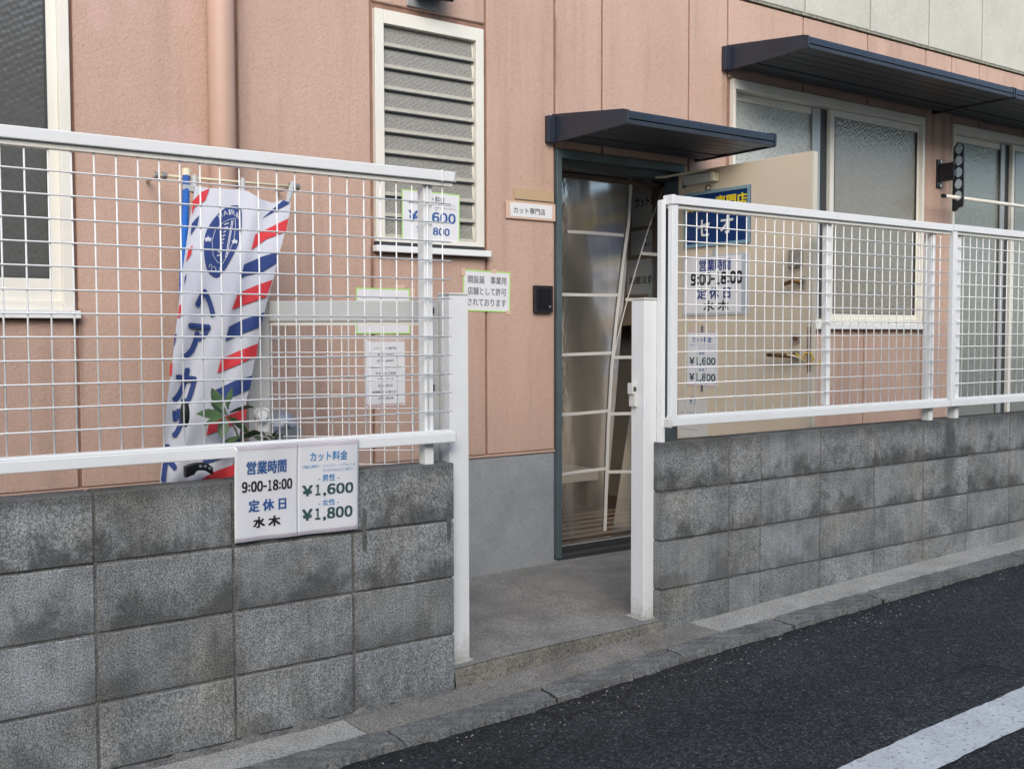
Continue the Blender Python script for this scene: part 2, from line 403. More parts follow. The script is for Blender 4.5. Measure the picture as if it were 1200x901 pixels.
def ray_at(u, v, Y):
    """the point of the plane y = Y seen at photo position (u, v)"""
    d = FW+RT*((u-600)/F_PX)+UP*((450.5-v)/F_PX); return CAM+d*((Y-CAM.y)/d.y)

# text: one flat mesh fitted into a rectangle of the sign's own plane
_text_cache = {}
_wide = {c: chr(ord(c)+0xFEE0) for c in '0123456789'}
_adv = {',': .34, ':': .34, '-': .42, '￥': .86}
def text_mesh(body, bold=.0):
    """(vertices, faces, bounds) of a line of text; digits come from the sans face of the Japanese glyphs"""
    key = (body, 0)
    if key not in _text_cache and len(body) > 1 and any(ch.isdigit() for ch in body) and all(ch.isdigit() or ch in _adv for ch in body):
        V, Fs, x = [], [], 0
        for ch in body:
            adv = _adv.get(ch, .66); vs, fs, a, b, c, d = text_mesh(_wide.get(ch, ch))
            w = {',': .13, ':': .12, '-': .30, '￥': .70, '1': .30}.get(ch, .54)
            y0, y1 = {',': (-.13, .13), ':': (.08, .55), '-': (.32, .40)}.get(ch, (0, .78))
            n0 = len(V)
            for v in vs: V.append(Vector((x+(adv-w)/2+(v.x-a)/(b-a)*w, y0+(v.y-c)/(d-c)*(y1-y0), 0)))
            Fs += [tuple(i+n0 for i in f) for f in fs]; x += adv
        xs = [v.x for v in V]; ys = [v.y for v in V]
        _text_cache[key] = (V, Fs, min(xs), max(xs), min(ys), max(ys))
    if key not in _text_cache:
        c = bpy.data.curves.new('lettering', 'FONT'); c.body = body; c.resolution_u = 3
        o = bpy.data.objects.new('lettering', c); COL.objects.link(o)
        dg = bpy.context.evaluated_depsgraph_get()
        m = bpy.data.meshes.new_from_object(o.evaluated_get(dg))
        vs = [v.co.copy() for v in m.vertices]; fs = [tuple(p.vertices) for p in m.polygons]
        bpy.data.objects.remove(o); bpy.data.curves.remove(c); bpy.data.meshes.remove(m)
        xs = [v.x for v in vs]; ys = [v.y for v in vs]
        _text_cache[key] = (vs, fs, min(xs), max(xs), min(ys), max(ys))
    return _text_cache[key]
def lettering(parent, body, x0, x1, y0, y1, mat, bold=.012, lift=.0015, warp=None):
    vs, fs, a, b, c, d = text_mesh(body, bold)
    mb = MB(); kb = bold*1.1*(y1-y0)
    for i, (ox, oy) in enumerate(((-1, -.6), (1, -.6), (1, .6), (-1, .6)) if bold > .008 else ((0, 0),)):
        out = []
        for v in vs:
            x = x0+(v.x-a)/(b-a)*(x1-x0)+ox*kb; y = y0+(v.y-c)/(d-c)*(y1-y0)+oy*kb
            out.append((x, y, lift+.00012*i+(warp(x, y) if warp else 0)))
        mb.add(out, fs)
    return mb.build('lettering', mat, parent)
def sign_root(name, loc, label, cat, group=None, rz=0, roll=0):
    """local x to the right, local y up, local z out of the wall"""
    o = empty(name, loc, label, cat, group)
    o.rotation_euler = (Matrix.Rotation(rz, 4, 'Z') @ Matrix.Rotation(R(90), 4, 'X') @ Matrix.Rotation(roll, 4, 'Z')).to_euler()
    return o
def sheet(parent, name, x0, x1, y0, y1, mat, th=.0012, z=0, warp=None, nu=1, nv=1):
    def fn(s, t):
        x = x0+(x1-x0)*s; y = y0+(y1-y0)*t; return (x, y, z+th+(warp(x, y) if warp else 0))
    mb = MB().grid(fn, nu, nv)
    o = mb.build(name, mat, parent, solid=th, smooth=nu > 1); return o
def frame_strips(parent, name, x0, x1, y0, y1, w, mat, z, th=.0012):
    mb = MB()
    mb.box(x0, x1, y0, y0+w, z, z+th); mb.box(x0, x1, y1-w, y1, z, z+th)
    mb.box(x0, x0+w, y0+w, y1-w, z, z+th); mb.box(x1-w, x1, y0+w, y1-w, z, z+th)
    return mb.build(name, mat, parent)
def hatch(parent, x0, x1, y0, y1, n, mat, lift=.0014, warp=None):
    mb = MB(); st = (x1-x0)/n; sl = (y1-y0)*.9
    for i in range(n):
        a = x0+i*st; q = [(a+sl, y0), (a+sl+st*.5, y0), (a+st*.5, y1), (a, y1)]
        q = [(min(max(x, x0), x1), y) for x, y in q]
        if q[1][0]-q[0][0] < 1e-5 and q[2][0]-q[3][0] < 1e-5: continue
        mb.add([(x, y, lift+(warp(x, y) if warp else 0)) for x, y in q], [(0, 1, 2, 3)])
    return mb.build('striped_border', mat, parent)

# ------------------------------------------------------------------ ground levels
BASE = [(-60, -1.0), (-6, -.10), (-1.0, -.012), (0, .003), (.98, .05), (1.36, .060), (1.57, .069), (2.36, .090), (2.76, .101), (3.2, .110), (3.6, .116), (6, .17), (60, 1.2)]
def base_z(x):
    for (a, za), (b, zb) in zip(BASE, BASE[1:]):
        if x <= b: return za+(zb-za)*(x-a)/(b-a)
    return BASE[-1][1]
def road_z(x, y): return base_z(x)-.030+.012*(max(y, -4)+.28)

xs = sorted(set([b[0] for b in BASE]+[-4+.25*i for i in range(45)]+[-40, -25, -14, 12, 20, 35]))
ys = [.02, -.2, -.28, -.5, -1, -1.5, -2, -3, -4, -6, -10, -20, -50]
mb = MB()
for y in ys:
    for x in xs: mb.v.append((x, y, road_z(x, y)-(.05 if y > -.25 else 0)))
n = len(xs)
for j in range(len(ys)-1):
    for i in range(n-1): mb.f.append((j*n+i, (j+1)*n+i, (j+1)*n+i+1, j*n+i+1))
road = tag(mb.build('road', 'asphalt'), kind='structure')
mb = MB(); lx = [-3+.03*i for i in range(300)]
for x in lx:
    for y in (-1.358+random.uniform(-.003, .003), -1.181+random.uniform(-.003, .003)): mb.v.append((x, y, road_z(x, y)+.004))
for i in range(len(lx)-1): mb.f.append((2*i, 2*i+2, 2*i+3, 2*i+1))
mb.build('white_line', 'paint', road)

# concrete edging between wall and road: strip pieces and kerb stones
edging = empty('concrete_edging'); tag(edging, kind='structure')
def strip_piece(x0, x1, mat, skew0=0, skew1=0):
    def fn(s, t):
        y = -.158*t+.02*(1-t); x = x0+skew0*t+(x1+skew1*t-x0-skew0*t)*s
        return (x, y, base_z(x)-.002-.006*t+.0015*math.sin(x*23+y*40))
    n = max(4, int((x1-x0)/.08)); m = MB().grid(lambda s, t: fn(s, 1-t), n, 4)
    m.build('edging_slab', mat, edging, solid=.05)
strip_piece(-4.0, -1.52, 'strip'); strip_piece(-1.516, -.455, 'strip', 0, .02)
strip_piece(-.450, 1.120, 'stripbrown', .02, .03); strip_piece(1.124, 2.65, 'strip', .03, 0); strip_piece(2.654, 4.6, 'strip'); strip_piece(4.604, 7, 'strip')
kx = [-3.6+.6075*i for i in range(17)]; off = .274-kx[6]-.03
for i, x0 in enumerate(kx[:-1]):
    rr = random.Random(i*13+5); x0 += off; L = .6075-rr.uniform(.006, .016)
    cut0, cut1 = rr.uniform(0, .05), rr.uniform(0, .05)
    dz = rr.uniform(-.006, .006); ph = rr.uniform(0, 9)
    def fn(s, t):
        x = x0+L*s; y = -.160-.115*min(t, .78)/.78
        z = base_z(x)-.008+dz*.6*(s-.5)
        ero = .006*math.sin(x*17+ph)+.005*math.sin(x*53+2*ph)+.003*math.sin(x*131+3*ph)+.002*math.sin(x*233+ph)
        if t > .78: k = (t-.78)/.22; y -= .012*k; z -= .065*k*k+.012*k
        if t > .3: y += ero*t; z -= .008*abs(ero)*60*t*t*.12
        if s < .12: y += cut0*(1-s/.12)*t*.6; z -= cut0*.25*(1-s/.12)*t
        if s > .88: y += cut1*((s-.88)/.12)*t*.6; z -= cut1*.25*((s-.88)/.12)*t
        z -= .005*max(0, .06-s)/.06+.005*max(0, s-.94)/.06
        return (x, y, z+.002*math.sin(x*61+y*90))
    MB().grid(lambda s, t: fn(s, 1-t), 70, 10).build('kerb_stone', 'kerb', edging, smooth=False, solid=.03)
# loose grit along the kerb
mb = MB(); rr = random.Random(3)
for i in range(240):
    x = rr.uniform(-1.2, 4.2); y = -.30-abs(rr.gauss(0, .10)); s = rr.uniform(.0015, .0045); z = road_z(x, y)
    a = rr.uniform(0, 6.3); ca, sa = math.cos(a)*s, math.sin(a)*s
    mb.add([(x+ca, y+sa, z), (x-sa, y+ca*.7, z), (x-ca, y-sa, z), (x+sa, y-ca*.7, z), (x+.2*s, y, z+s*.9)], [(0,1,4),(1,2,4),(2,3,4),(3,0,4)])
tag(mb.build('grit', 'strip'), 'pale grit scattered on the asphalt along the kerb', 'grit', kind='stuff')

# entrance slab and the yard behind the walls
def slab_top(x): return .074+.014*x
slab = MB()
def sl(s, t):
    x = -.012+.985*s; y = .002+1.09*t
    return (x, y, slab_top(x)-.004*t+.003*math.sin(5*x+2*y))
slab.grid(sl, 24, 26)
so = tag(slab.build('entrance_slab', 'slab', smooth=True), kind='structure')
fm = MB()
def sf(s, t):
    x = -.012+.985*s; zt = slab_top(x)+.003*math.sin(5*x)-.001; zb = base_z(x)-.02
    return (x, .001-.014*(1-t)**2+.004*math.sin(x*37)*(1-t)+(.006 if t > .98 else 0), zb+(zt-zb)*t)
fm.grid(sf, 40, 5).build('slab_face', 'slabedge', so)
yard = MB(); yard.grid(lambda s, t: (-3.2+3.19*s, .09+1.03*t, .062), 4, 2); yard.grid(lambda s, t: (.97+6.2*s, .09+1.03*t, .085+.01*s), 4, 2)
tag(yard.build('yard_ground', 'slab'), kind='structure')

# unseen house added across the road, behind the viewer: it shades the low parts of the street and shows in the window glass
oh = empty('added_house_across_road', (1, -8.2, 0), 'plain two-storey house, unseen, added across the road to shade the street', 'house')
box(-13.5, 9.5, -14, -8.2, -.3, 4.9).build('wall', 'whitepanel', oh)
MB().prism_x([(-14.4, 4.88), (-7.8, 4.88), (-7.8, 5.02), (-11.1, 6.6), (-14.4, 5.02)], -13.9, 9.9).build('roof', 'steelblue', oh)
for x in (-11.5, -8, -4.2, -1.2, 2.4, 6.2):
    for z in (.9, 3.2):
        f_ = box(x, x+1.7, -8.2, -8.14, z, z+1.2).build('window', 'greyalu', oh); box(x+.06, x+1.64, -8.139, -8.13, z+.06, z+1.14).build('pane', 'glassL', f_)
adopt(oh)
for w_ in oh.children:
    for c_ in w_.children: c_.matrix_parent_inverse = Matrix.Identity(4)

# ------------------------------------------------------------------ block walls
JW = .008
def block_wall(name, edges, ztop, label, n_course):
    x_lo, x_hi = edges[0], edges[-1]
    root = empty(name, (x_lo, .05, 0), label, 'wall')
    core = box(x_lo+.006, x_hi-.006, .005, .095, -.25, ztop-.006).build('mortar', 'mortar', root)
    meshes = {}; rr = random.Random(len(edges))
    for r in range(n_course):
        z1 = ztop-.2*r; z0 = ztop-.2*(r+1)
        for a, b in zip(edges, edges[1:]):
            x0 = a+(JW/2 if a != x_lo else 0); x1 = b-(JW/2 if b != x_hi else 0)
            h = .2-JW/2-(JW/2 if r else 0)
            key = (round(x1-x0, 4), round(h, 4))
            if key not in meshes:
                m = chamfer_box(x1-x0, .1, h, .0028); m.materials.append(MT['block']); meshes[key] = m
            o = link('block', meshes[key], root, (x0, rr.uniform(-.0022, .0012), z0+JW/2))
    adopt(root); return root
lw = block_wall('block_wall', [-3.2, -2.8, -2.4, -2.0, -1.6, -1.2, -.8, -.4, -.014], .798, 'grey concrete block wall under the barber banner, with the price poster on it', 5)
rw = block_wall('block_wall', [.972]+[1.3583+.2*0, 1.5583]+[1.9583+.4*i for i in range(12)], .806, 'grey concrete block wall to the right of the entrance, below the open door', 5)
def bead(s_, t):
    x = -3.2+3.17*s_; rz = .010+.005*math.sin(x*31)+.004*math.sin(x*83+1)
    return (x, -.020*(1-t)+.002*math.sin(x*57)*(1-t)-.0008, base_z(x)-.004+(rz+.004)*t**.6)
o = MB().grid(bead, 150, 4).build('mortar_bead', 'mortar', lw); o.matrix_parent_inverse = Matrix.Translation(lw.location).inverted()
for x, z0, z1 in ((-.360, .533, .672), (-.035, .530, .660)):
    mb = MB(); pr = [(-.0075, 0), (.006, -.004), (.0085, .04), (.006, .075), (.009, .10), (.004, z1-z0), (-.004, z1-z0+.003), (-.008, .07)]
    mb.add([(x+a, -.0035, z0+b) for a, b in pr]+[(x+a*1.15, .004, z0+b) for a, b in pr], [tuple(range(8))]+[(i, i+8, (i+1) % 8+8, (i+1) % 8) for i in range(8)])
    o = mb.build('sealant_smear', 'smear', lw); o.matrix_parent_inverse = Matrix.Translation(lw.location).inverted()

# ------------------------------------------------------------------ fences
WY, WR = .010, .0025
_cyl = {}
def wire_mesh(length, axis):
    k = (round(length, 3), axis)
    if k not in _cyl:
        e = (0, 0, length) if axis == 'z' else (length, 0, 0)
        mb = MB().tube([(0, 0, 0), e], WR, 6); m = mb.mesh('wire'); m.materials.append(MT['wirewhite'])
        for p in m.polygons: p.use_smooth = len(p.vertices) == 4
        _cyl[k] = m
    return _cyl[k]
def fence(x0, x1, vx, hz, ztop, posts, label, wall_top, stiles=(), mids=(), cap_end=None, cap_start=None):
    root = empty('mesh_fence', (x0, .03, wall_top), label, 'fence', None)
    mb = box(x0, x1, -.012, .040, ztop-.034, ztop); top = mb.build('top_rail', 'white', root, bevel=.003)
    box(x0+.004, x1-.004, .000, .030, ztop-.049, ztop-.036).build('rail_lip', 'cream', root)
    box(x0, x1, -.012, .034, .871, .905).build('bottom_rail', 'white', root, bevel=.003)
    box(x0+.003, x1-.008, .000, .022, .906, .914).build('rail_lip', 'white', root)
    for x in vx: link('wire', wire_mesh(ztop-.036-.912, 'z'), root, (x, WY, .912))
    for z in hz: link('wire', wire_mesh(x1-x0-.012, 'x'), root, (x0+.006, WY-.0042, z))
    for x in posts:
        box(x-.017, x+.017, .0175, .060, wall_top-.002, ztop-.05).build('post', 'white', root, bevel=.002)
    for a, b, y0, y1, z0, z1 in stiles: box(a, b, y0, y1, z0, z1).build('stile', 'white', root, bevel=.002)
    for a, b in mids: box(a, b, .018, .040, .916, ztop-.05).build('stiffener', 'white', root, bevel=.002)
    if cap_end is not None:
        box(cap_end-.052, cap_end-.046, -.0145, .0425, ztop-.0365, ztop+.0025).build('rail_sleeve', 'white', root, bevel=.001)
        box(cap_end-.0005, cap_end+.005, -.0135, .0415, ztop-.0355, ztop+.0015).build('end_cap', 'greyplas', root, bevel=.001)
        box(cap_end-.010, cap_end+.003, -.010, .032, .869, .9025).build('end_cap', 'whiteold', root)
    if cap_start is not None:
        box(cap_start-.005, cap_start+.018, -.0145, .0425, ztop-.0365, ztop+.0025).build('corner_cap', 'white', root, bevel=.004)
        box(cap_start-.014, cap_start+.003, -.014, .036, .866, .904).build('corner_cap', 'whiteold', root, bevel=.004)
    adopt(root); return root
fence(-3.0, -.010, [-.048-.0595*k for k in range(49)], [1.6885-.0646*k for k in range(12)], 1.797, [-.100, -1.98],
      'long white wire mesh fence on the left block wall, in front of the banner', .797, cap_end=-.010)
fence(1.012, 2.966, [1.107+.0593*k for k in range(31)], [1.683-.0640*k for k in range(12)], 1.797, [2.840],
      'white wire mesh fence panel in front of the open beige door, beside the gate opening', .805,
      stiles=[(.984, 1.006, .022, .048, .803, 1.780), (1.0125, 1.046, -.008, .017, .906, 1.761)], mids=[(2.000, 2.040)], cap_start=1.012)
fence(2.974, 4.93, [3.035+.0593*k for k in range(31)], [1.690-.0640*k for k in range(12)], 1.800, [3.07, 4.80],
      'white wire mesh fence panel at the right edge, before the tall glass door', .805,
      stiles=[(2.9745, 3.010, -.008, .017, .906, 1.764)])

# gate posts
def gate_post(x0, x1, y0, y1, label, latch=False):
    root = empty('gate_post', ((x0+x1)/2, (y0+y1)/2, .08), label, 'post')
    box(x0, x1, y0, y1, slab_top(x0)-.02, 1.380).build('shaft', 'white', root, bevel=.003)
    box(x0-.003, x1+.003, y0-.003, y1+.003, 1.3805, 1.3885).build('cap', 'whiteold', root, bevel=.002)
    if latch:
        mb = box(x0-.016, x0-.001, y1-.040, y1-.004, .950, 1.000); mb.box(x0-.026, x0-.002, y1-.036, y1-.006, 1.0005, 1.045)
        mb.build('latch', 'whiteold', root, bevel=.002)
        box(x0-.020, x0-.006, y1-.0375, y1-.0363, 1.012, 1.030).build('latch_slot', 'darkalu', root)
    mb = MB()                                       # rough mortar skirt
    cx, cy = (x0+x1)/2, (y0+y1)/2; hw = (x1-x0)/2
    ring = [(-1,-1),(0,-1.05),(1,-1),(1.05,0),(1,1),(0,1.04),(-1,1),(-1.05,0)]
    rr = random.Random(int(x0*100))
    lo = [(cx+a*(hw+.012+rr.uniform(0, .010)), cy+b*(hw+.010+rr.uniform(0, .010)), slab_top(x0)-.002) for a, b in ring]
    hi = [(cx+a*(hw+.0015), cy+b*(hw+.0015), slab_top(x0)+rr.uniform(.004, .012)) for a, b in ring]
    mb.add(lo+hi, [(i, (i+1) % 8, 8+(i+1) % 8, 8+i) for i in range(8)]); mb.build('mortar_skirt', 'strip', root)
    adopt(root); return root
gate_post(.001, .080, .048, .126, 'white square gate post at the end of the left block wall')
gate_post(.919, .992, .052, .130, 'white square gate post with a latch, beside the right block wall', True)

# open mesh gate folded back behind the left fence
ga, gb = Vector((-.004, .112, 0)), Vector((-.556, .498, 0))
gl = (gb-ga).length; gang = math.atan2((gb-ga).y, (gb-ga).x)
gate = empty('mesh_gate', (ga.x, ga.y, .1), 'white wire mesh gate standing open behind the left fence', 'gate'); gate.rotation_euler.z = gang
for a, b in ((0, .068), (gl-.075, gl)): box(a, b, -.015, .015, 0, 1.262).build('stile', 'gategrey', gate, bevel=.002)
box(.069, gl-.076, -.016, .016, 1.190, 1.262).build('top_rail', 'gategrey', gate, bevel=.003)
box(.069, gl-.076, -.008, .008, 1.176, 1.189).build('rail_lip', 'cream', gate)
box(.069, gl-.076, -.015, .015, 0, .06).build('bottom_rail', 'white', gate, bevel=.002)
for k in range(11): o = link('wire', wire_mesh(1.116, 'z'), gate, (.095+.0497*k, .004, .06)); o.scale = (.8, .8, 1)
for k in range(22): o = link('wire', wire_mesh(gl-.144, 'x'), gate, (.069, .008, 1.13-.0497*k)); o.scale = (1, .8, .8)
for z in (1.215, .945): box(.014, .030, .0155, .022, z, z+.022).build('hinge', 'darkalu', gate)

# ------------------------------------------------------------------ building
BY = 1.08
bld = empty('shop_building', (1.6, BY, 0), 'pink panelled shop building with white cladding above and navy awnings', 'building')
panels = [(-3.4, -1.62, .668, 1.300), (-1.62, -1.004, .668, 1.300), (-3.4, -1.62, 2.700, 3.136), (-1.62, -1.004, 2.700, 3.136),
          (-3.4, -2.755, 1.300, 2.700),
          (-1.004, -.372, .668, 3.136), (-.372, .238, .668, 3.136), (.238, .842, .668, 1.606), (.238, .842, 2.708, 3.136),
          (.842, 1.2545, .668, 3.136), (1.2545, 1.560, 2.172, 3.136), (1.560, 2.178, 2.172, 3.136), (2.137, 2.178, .668, 2.172), (2.178, 2.480, .668, 3.136)]
for a, b in ((2.480, 3.124), (3.124, 3.745), (3.745, 4.370)): panels += [(a, b, .668, 1.300), (a, b, 2.692, 3.136)]
panels += [(4.370, 4.672, .668, 3.136), (4.672, 5.012, 2.692, 3.136), (5.012, 5.6, 2.692, 3.136), (5.6, 6.5, 2.692, 3.136), (6.40, 7.4, .668, 2.692)]
for x0, x1, z0, z1 in panels:
    g = .0065; m = chamfer_box(x1-x0-2*g, .03, z1-z0-(0 if z1 > 3.1 else .002), .004); m.materials.append(MT['pink'])
    link('wall_panel', m, bld, (x0+g, BY, z0))
bk = MB()                                            # backing behind the joints, with the openings left out
for a in ((-3.4, -2.752, .66, 3.14), (-2.752, -1.014, .66, 1.335), (-2.752, -1.014, 2.676, 3.14), (-1.014, .252, .66, 3.14), (.252, .819, .66, 1.645), (.252, .819, 2.672, 3.14), (.819, 1.262, .66, 3.14),
          (1.262, 2.130, 2.165, 3.14), (2.130, 2.511, .66, 3.14), (2.511, 4.345, .66, 1.31), (2.511, 4.345, 2.684, 3.14), (4.345, 4.679, .66, 3.14), (4.679, 6.40, 2.684, 3.14), (6.40, 7.4, .66, 3.14)):
    bk.box(a[0], a[1], BY+.011, BY+.12, a[2], a[3])
bk.build('wall_backing', 'pinkdark', bld)
for a, b in ((-3.4, 1.2545), (2.137, 4.672)): box(a, b, BY+.004, BY+.02, .655, .6665).build('base_lip', 'pink', bld)
for a, b in ((-3.4, 1.2555), (2.137, 7.4)): box(a, b, BY+.012, BY+.16, -.1, .654).build('foundation', 'base', bld, bevel=.002)
box(1.256, 2.1365, BY+.004, BY+.30, -.1, .103).build('door_step', 'base', bld, bevel=.003)
for a, b in ((-3.4, -.6), (-.6, .02), (.02, .64), (.64, 1.26), (1.26, 1.88), (1.88, 2.50), (2.50, 3.124), (3.124, 3.752), (3.752, 4.382), (4.382, 5.015), (5.015, 5.65), (5.65, 7.4)):
    m = chamfer_box(b-a-.014, .04, 1.6, .004); m.materials.append(MT['whitepanel']); link('white_panel', m, bld, (a+.007, BY-.012, 3.158))
box(-3.4, 7.4, BY+.016, BY+.10, 3.14, 4.8).build('upper_backing', 'grime', bld)
box(-3.4, 7.4, BY-.010, BY+.015, 3.144, 3.1555).build('flashing', 'grime', bld)

def window_sliding(x0, x1, z0, z1, glass, xs_split, bottom, frame_mat='cream', left_front=False, sill=True, w=.038):
    mb = box(x0, x1, BY-.018, BY+.09, z1-.055, z1); mb.box(x0, x0+w*.8, BY-.018, BY+.09, z0, z1-.055); mb.box(x1-w, x1, BY-.018, BY+.09, z0, z1-.055)
    mb.box(x0+w*.8, x1-w, BY-.012, BY+.09, z0, z0+.03)
    win = mb.build('window', frame_mat, bld, bevel=.002)
    if sill: box(x0-.012, x1+.018, BY-.034, BY-.0005, z0-.030, z0-.001).build('sill', 'white', win, bevel=.002)
    sp = xs_split
    def sash(a, b, y, st, glass=glass):
        m = MB(); zt, zb = z1-.058, z0+.032
        m.box(a, a+st[0], y, y+.026, zb, zt); m.box(b-st[1], b, y, y+.026, zb, zt)
        m.box(a+st[0], b-st[1], y, y+.026, zt-.042, zt); m.box(a+st[0], b-st[1], y, y+.026, zb, zb+bottom)
        s = m.build('sash', frame_mat, win, bevel=.0015)
        g = MB()
        g.box(a+st[0], a+st[0]+.007, y-.0005, y+.02, zb+bottom, zt-.042); g.box(b-st[1]-.007, b-st[1], y-.0005, y+.02, zb+bottom, zt-.042)
        g.box(a+st[0]+.007, b-st[1]-.007, y+.002, y+.02, zb+bottom, zb+bottom+.006); g.build('gasket', 'darkalu', win)
        box(a+st[0]+.007, b-st[1]-.007, y+.010, y+.015, zb+bottom+.006, zt-.042).build('pane', glass, win)
    return win, sash
# window behind the door leaf (right): left sash outside-in order as in the photo
w1, s1 = window_sliding(2.508, 4.347, 1.306, 2.686, 'glassR', 3.4, .034, 'framew', w=.026)
s1(2.530, 3.420, BY+.045, (.020, .085), 'glassRL'); s1(3.395, 4.320, BY+.008, (.040, .024))
box(3.262, 3.335, BY+.036, BY+.0445, 1.345, 2.625).build('screen_edge', 'greyalu', w1)
box(3.336, 3.392, BY+.034, BY+.0445, 1.345, 2.625).build('screen_edge', 'darkalu', w1)
w2, s2 = window_sliding(4.680, 6.398, .40, 2.686, 'glassT', 5.5, .07, 'framew', sill=False, w=.03)
s2(4.712, 5.560, BY+.045, (.030, .090)); s2(5.470, 6.355, BY+.008, (.036, .05))
box(5.370, 5.425, BY+.036, BY+.0445, .45, 2.625).build('screen_edge', 'greyalu', w2)
box(5.426, 5.466, BY+.034, BY+.0445, .45, 2.625).build('screen_edge', 'darkalu', w2)
w0, s0 = window_sliding(-2.750, -1.014, 1.336, 2.678, 'glassL', -1.9, .085)
s0(-1.945, -1.052, BY+.012, (.05, .036)); s0(-2.712, -1.900, BY+.048, (.04, .05))

# louvre window
mb = box(.249, .293, BY-.016, BY+.08, 1.658, 2.676); mb.box(.778, .821, BY-.016, BY+.08, 1.658, 2.676)
mb.box(.293, .778, BY-.016, BY+.08, 2.616, 2.676); mb.box(.293, .778, BY-.016, BY+.08, 1.658, 1.678)
lv = mb.build('louvre_window', 'cream', bld, bevel=.002)
box(.237, .845, BY-.040, BY-.0005, 1.612, 1.640).build('sill', 'white', lv, bevel=.002)
box(.2495, .8205, BY-.010, BY+.06, 1.6405, 1.6575).build('sill_gap', 'darkalu', lv)
for k in range(10):
    zb = 1.684+.0938*k
    a = R(7); dy = math.sin(a)*.100; dz = math.cos(a)*.100
    m = MB().prism_x([(BY+.002, zb), (BY+.006, zb), (BY+.006+dy, zb+dz), (BY+.002+dy, zb+dz)], .303, .768); m.build('glass_slat', 'glassS', lv)
    m = MB().prism_x([(BY-.004, zb-.006), (BY+.010, zb-.006), (BY+.010, zb+.012), (BY-.004, zb+.009)], .298, .773); m.build('slat_rail', 'railgrey', lv, bevel=.001)
    box(.298, .773, BY-.002, BY+.010, zb-.0115, zb-.0065).build('slat_gasket', 'darkalu', lv)
for x in (.2935, .7695): box(x, x+.008, BY+.012, BY+.055, 1.68, 2.614).build('slat_guide', 'cream', lv)
box(.2935, .7775, BY+.035, BY+.075, 1.679, 1.69).build('bottom_track', 'darkalu', lv)
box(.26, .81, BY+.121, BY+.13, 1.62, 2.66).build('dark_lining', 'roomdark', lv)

# drain pipe with wall brackets
px, py = -.456, BY-.058
pipe = MB().tube([(px, py, .05), (px, py, 4.2)], .052, 20).build('drain_pipe', 'pinkpipe', bld, smooth=True)
for z in (1.15, 2.85):
    MB().tube([(px, py, z), (px, py, z+.03)], .0545, 20).build('pipe_bracket', 'pinkpipe', pipe, smooth=False)
    box(px-.008, px+.008, py+.05, BY-.0005, z+.005, z+.025).build('pipe_bracket', 'pinkpipe', pipe)

# awnings: sloping top, slatted underside, end plates
def awning(x0, x1, zb, segs):
    H, D = .140, .565; yf = BY-D
    prof = [(BY-.001, zb), (BY-.001, zb+H), (yf+.03, zb+.068), (yf+.004, zb+.060), (yf, zb+.048), (yf, zb+.030), (yf+.012, zb+.030), (yf+.012, zb+.006), (BY-.05, zb+.006), (BY-.05, zb)]
    aw = None
    for i, (a, b) in enumerate(segs):
        prof2 = [(BY-.001, zb+.030), (BY-.001, zb+H), (yf+.03, zb+.070), (yf+.004, zb+.062), (yf, zb+.052), (yf, zb+.028), (yf+.016, zb+.024)]
        o = MB().prism_x(prof2, a+.012, b-.012)
        if aw is None: aw = o.build('awning', 'navy', bld)
        else: o.build('roof_sheet', 'navy', aw)
        box(a+.012, b-.012, yf+.0005, yf+.030, zb+.001, zb+.0225).build('front_trim', 'navyslat', aw, bevel=.002)
        n = 7; wdt = (D-.03-.052)/n
        for k in range(n):
            y0 = yf+.0315+k*wdt; box(a+.014, b-.014, y0+.0025, y0+wdt-.0025, zb+.006+(.004 if k == 4 else 0), zb+.020).build('soffit_slat', 'navyslat', aw, bevel=.0015)
        for e0, e1 in ((a, a+.011), (b-.011, b)):
            MB().prism_x([(BY-.001, zb+.0), (BY-.001, zb+H+.003), (yf+.03, zb+.074), (yf-.003, zb+.064), (yf-.004, zb+.004), (yf+.01, zb-.002)], e0, e1).build('end_plate', 'navy', aw, bevel=.0015)
            MB().prism_x([(BY-.055, zb-.001), (yf+.012, zb+.001), (yf+.012, zb+.013), (BY-.055, zb+.022)], e0-(.003 if e0 == a else -.011), e0+(.0 if e0 == a else .014)).build('end_trim', 'navyslat', aw)
    box(x0-.042, x0-.001, BY-.034, BY-.0005, zb-.003, zb+H-.012).build('wall_bracket', 'navy', aw, bevel=.002)
    return aw
awning(1.232, 2.232, 2.192, [(1.232, 2.232)])
awning(2.468, 6.46, 2.724, [(2.468, 4.452), (4.464, 6.46)])

# door frame, threshold, interior
mb = box(1.2565, 1.288, BY-.014, BY+.115, .110, 2.166); mb.box(2.104, 2.1355, BY-.014, BY+.115, .110, 2.166); mb.box(1.288, 2.104, BY-.014, BY+.115, 2.126, 2.166)
df = mb.build('door_frame', 'steelblue', bld, bevel=.002)
box(1.2885, 2.1035, BY+.030, BY+.115, 2.085, 2.1255).build('frame_stop', 'darkalu', df)
box(1.2885, 1.300, BY+.060, BY+.115, .15, 2.0845).build('frame_stop', 'darkalu', df)
mb = box(1.2885, 2.1035, BY-.008, BY+.045, .1045, .122); mb.box(1.2885, 2.1035, BY+.062, BY+.115, .1045, .150)
mb.build('threshold', 'darkalu', df, bevel=.002)
box(1.2885, 2.1035, BY+.062, BY+.075, .1505, .154).build('threshold_plate', 'greyalu', df)
IX0, IX1, IY1 = .55, 2.42, 3.2
box(IX0, IX1, BY+.121, IY1, .05, .128).build('interior_floor', 'roomfloor', bld)
box(IX1, IX1+.06, BY+.121, IY1, .05, 2.5).build('interior_wall', 'room', bld)
box(IX0-.06, IX0, BY+.121, IY1, .05, 2.5).build('interior_wall', 'room', bld)
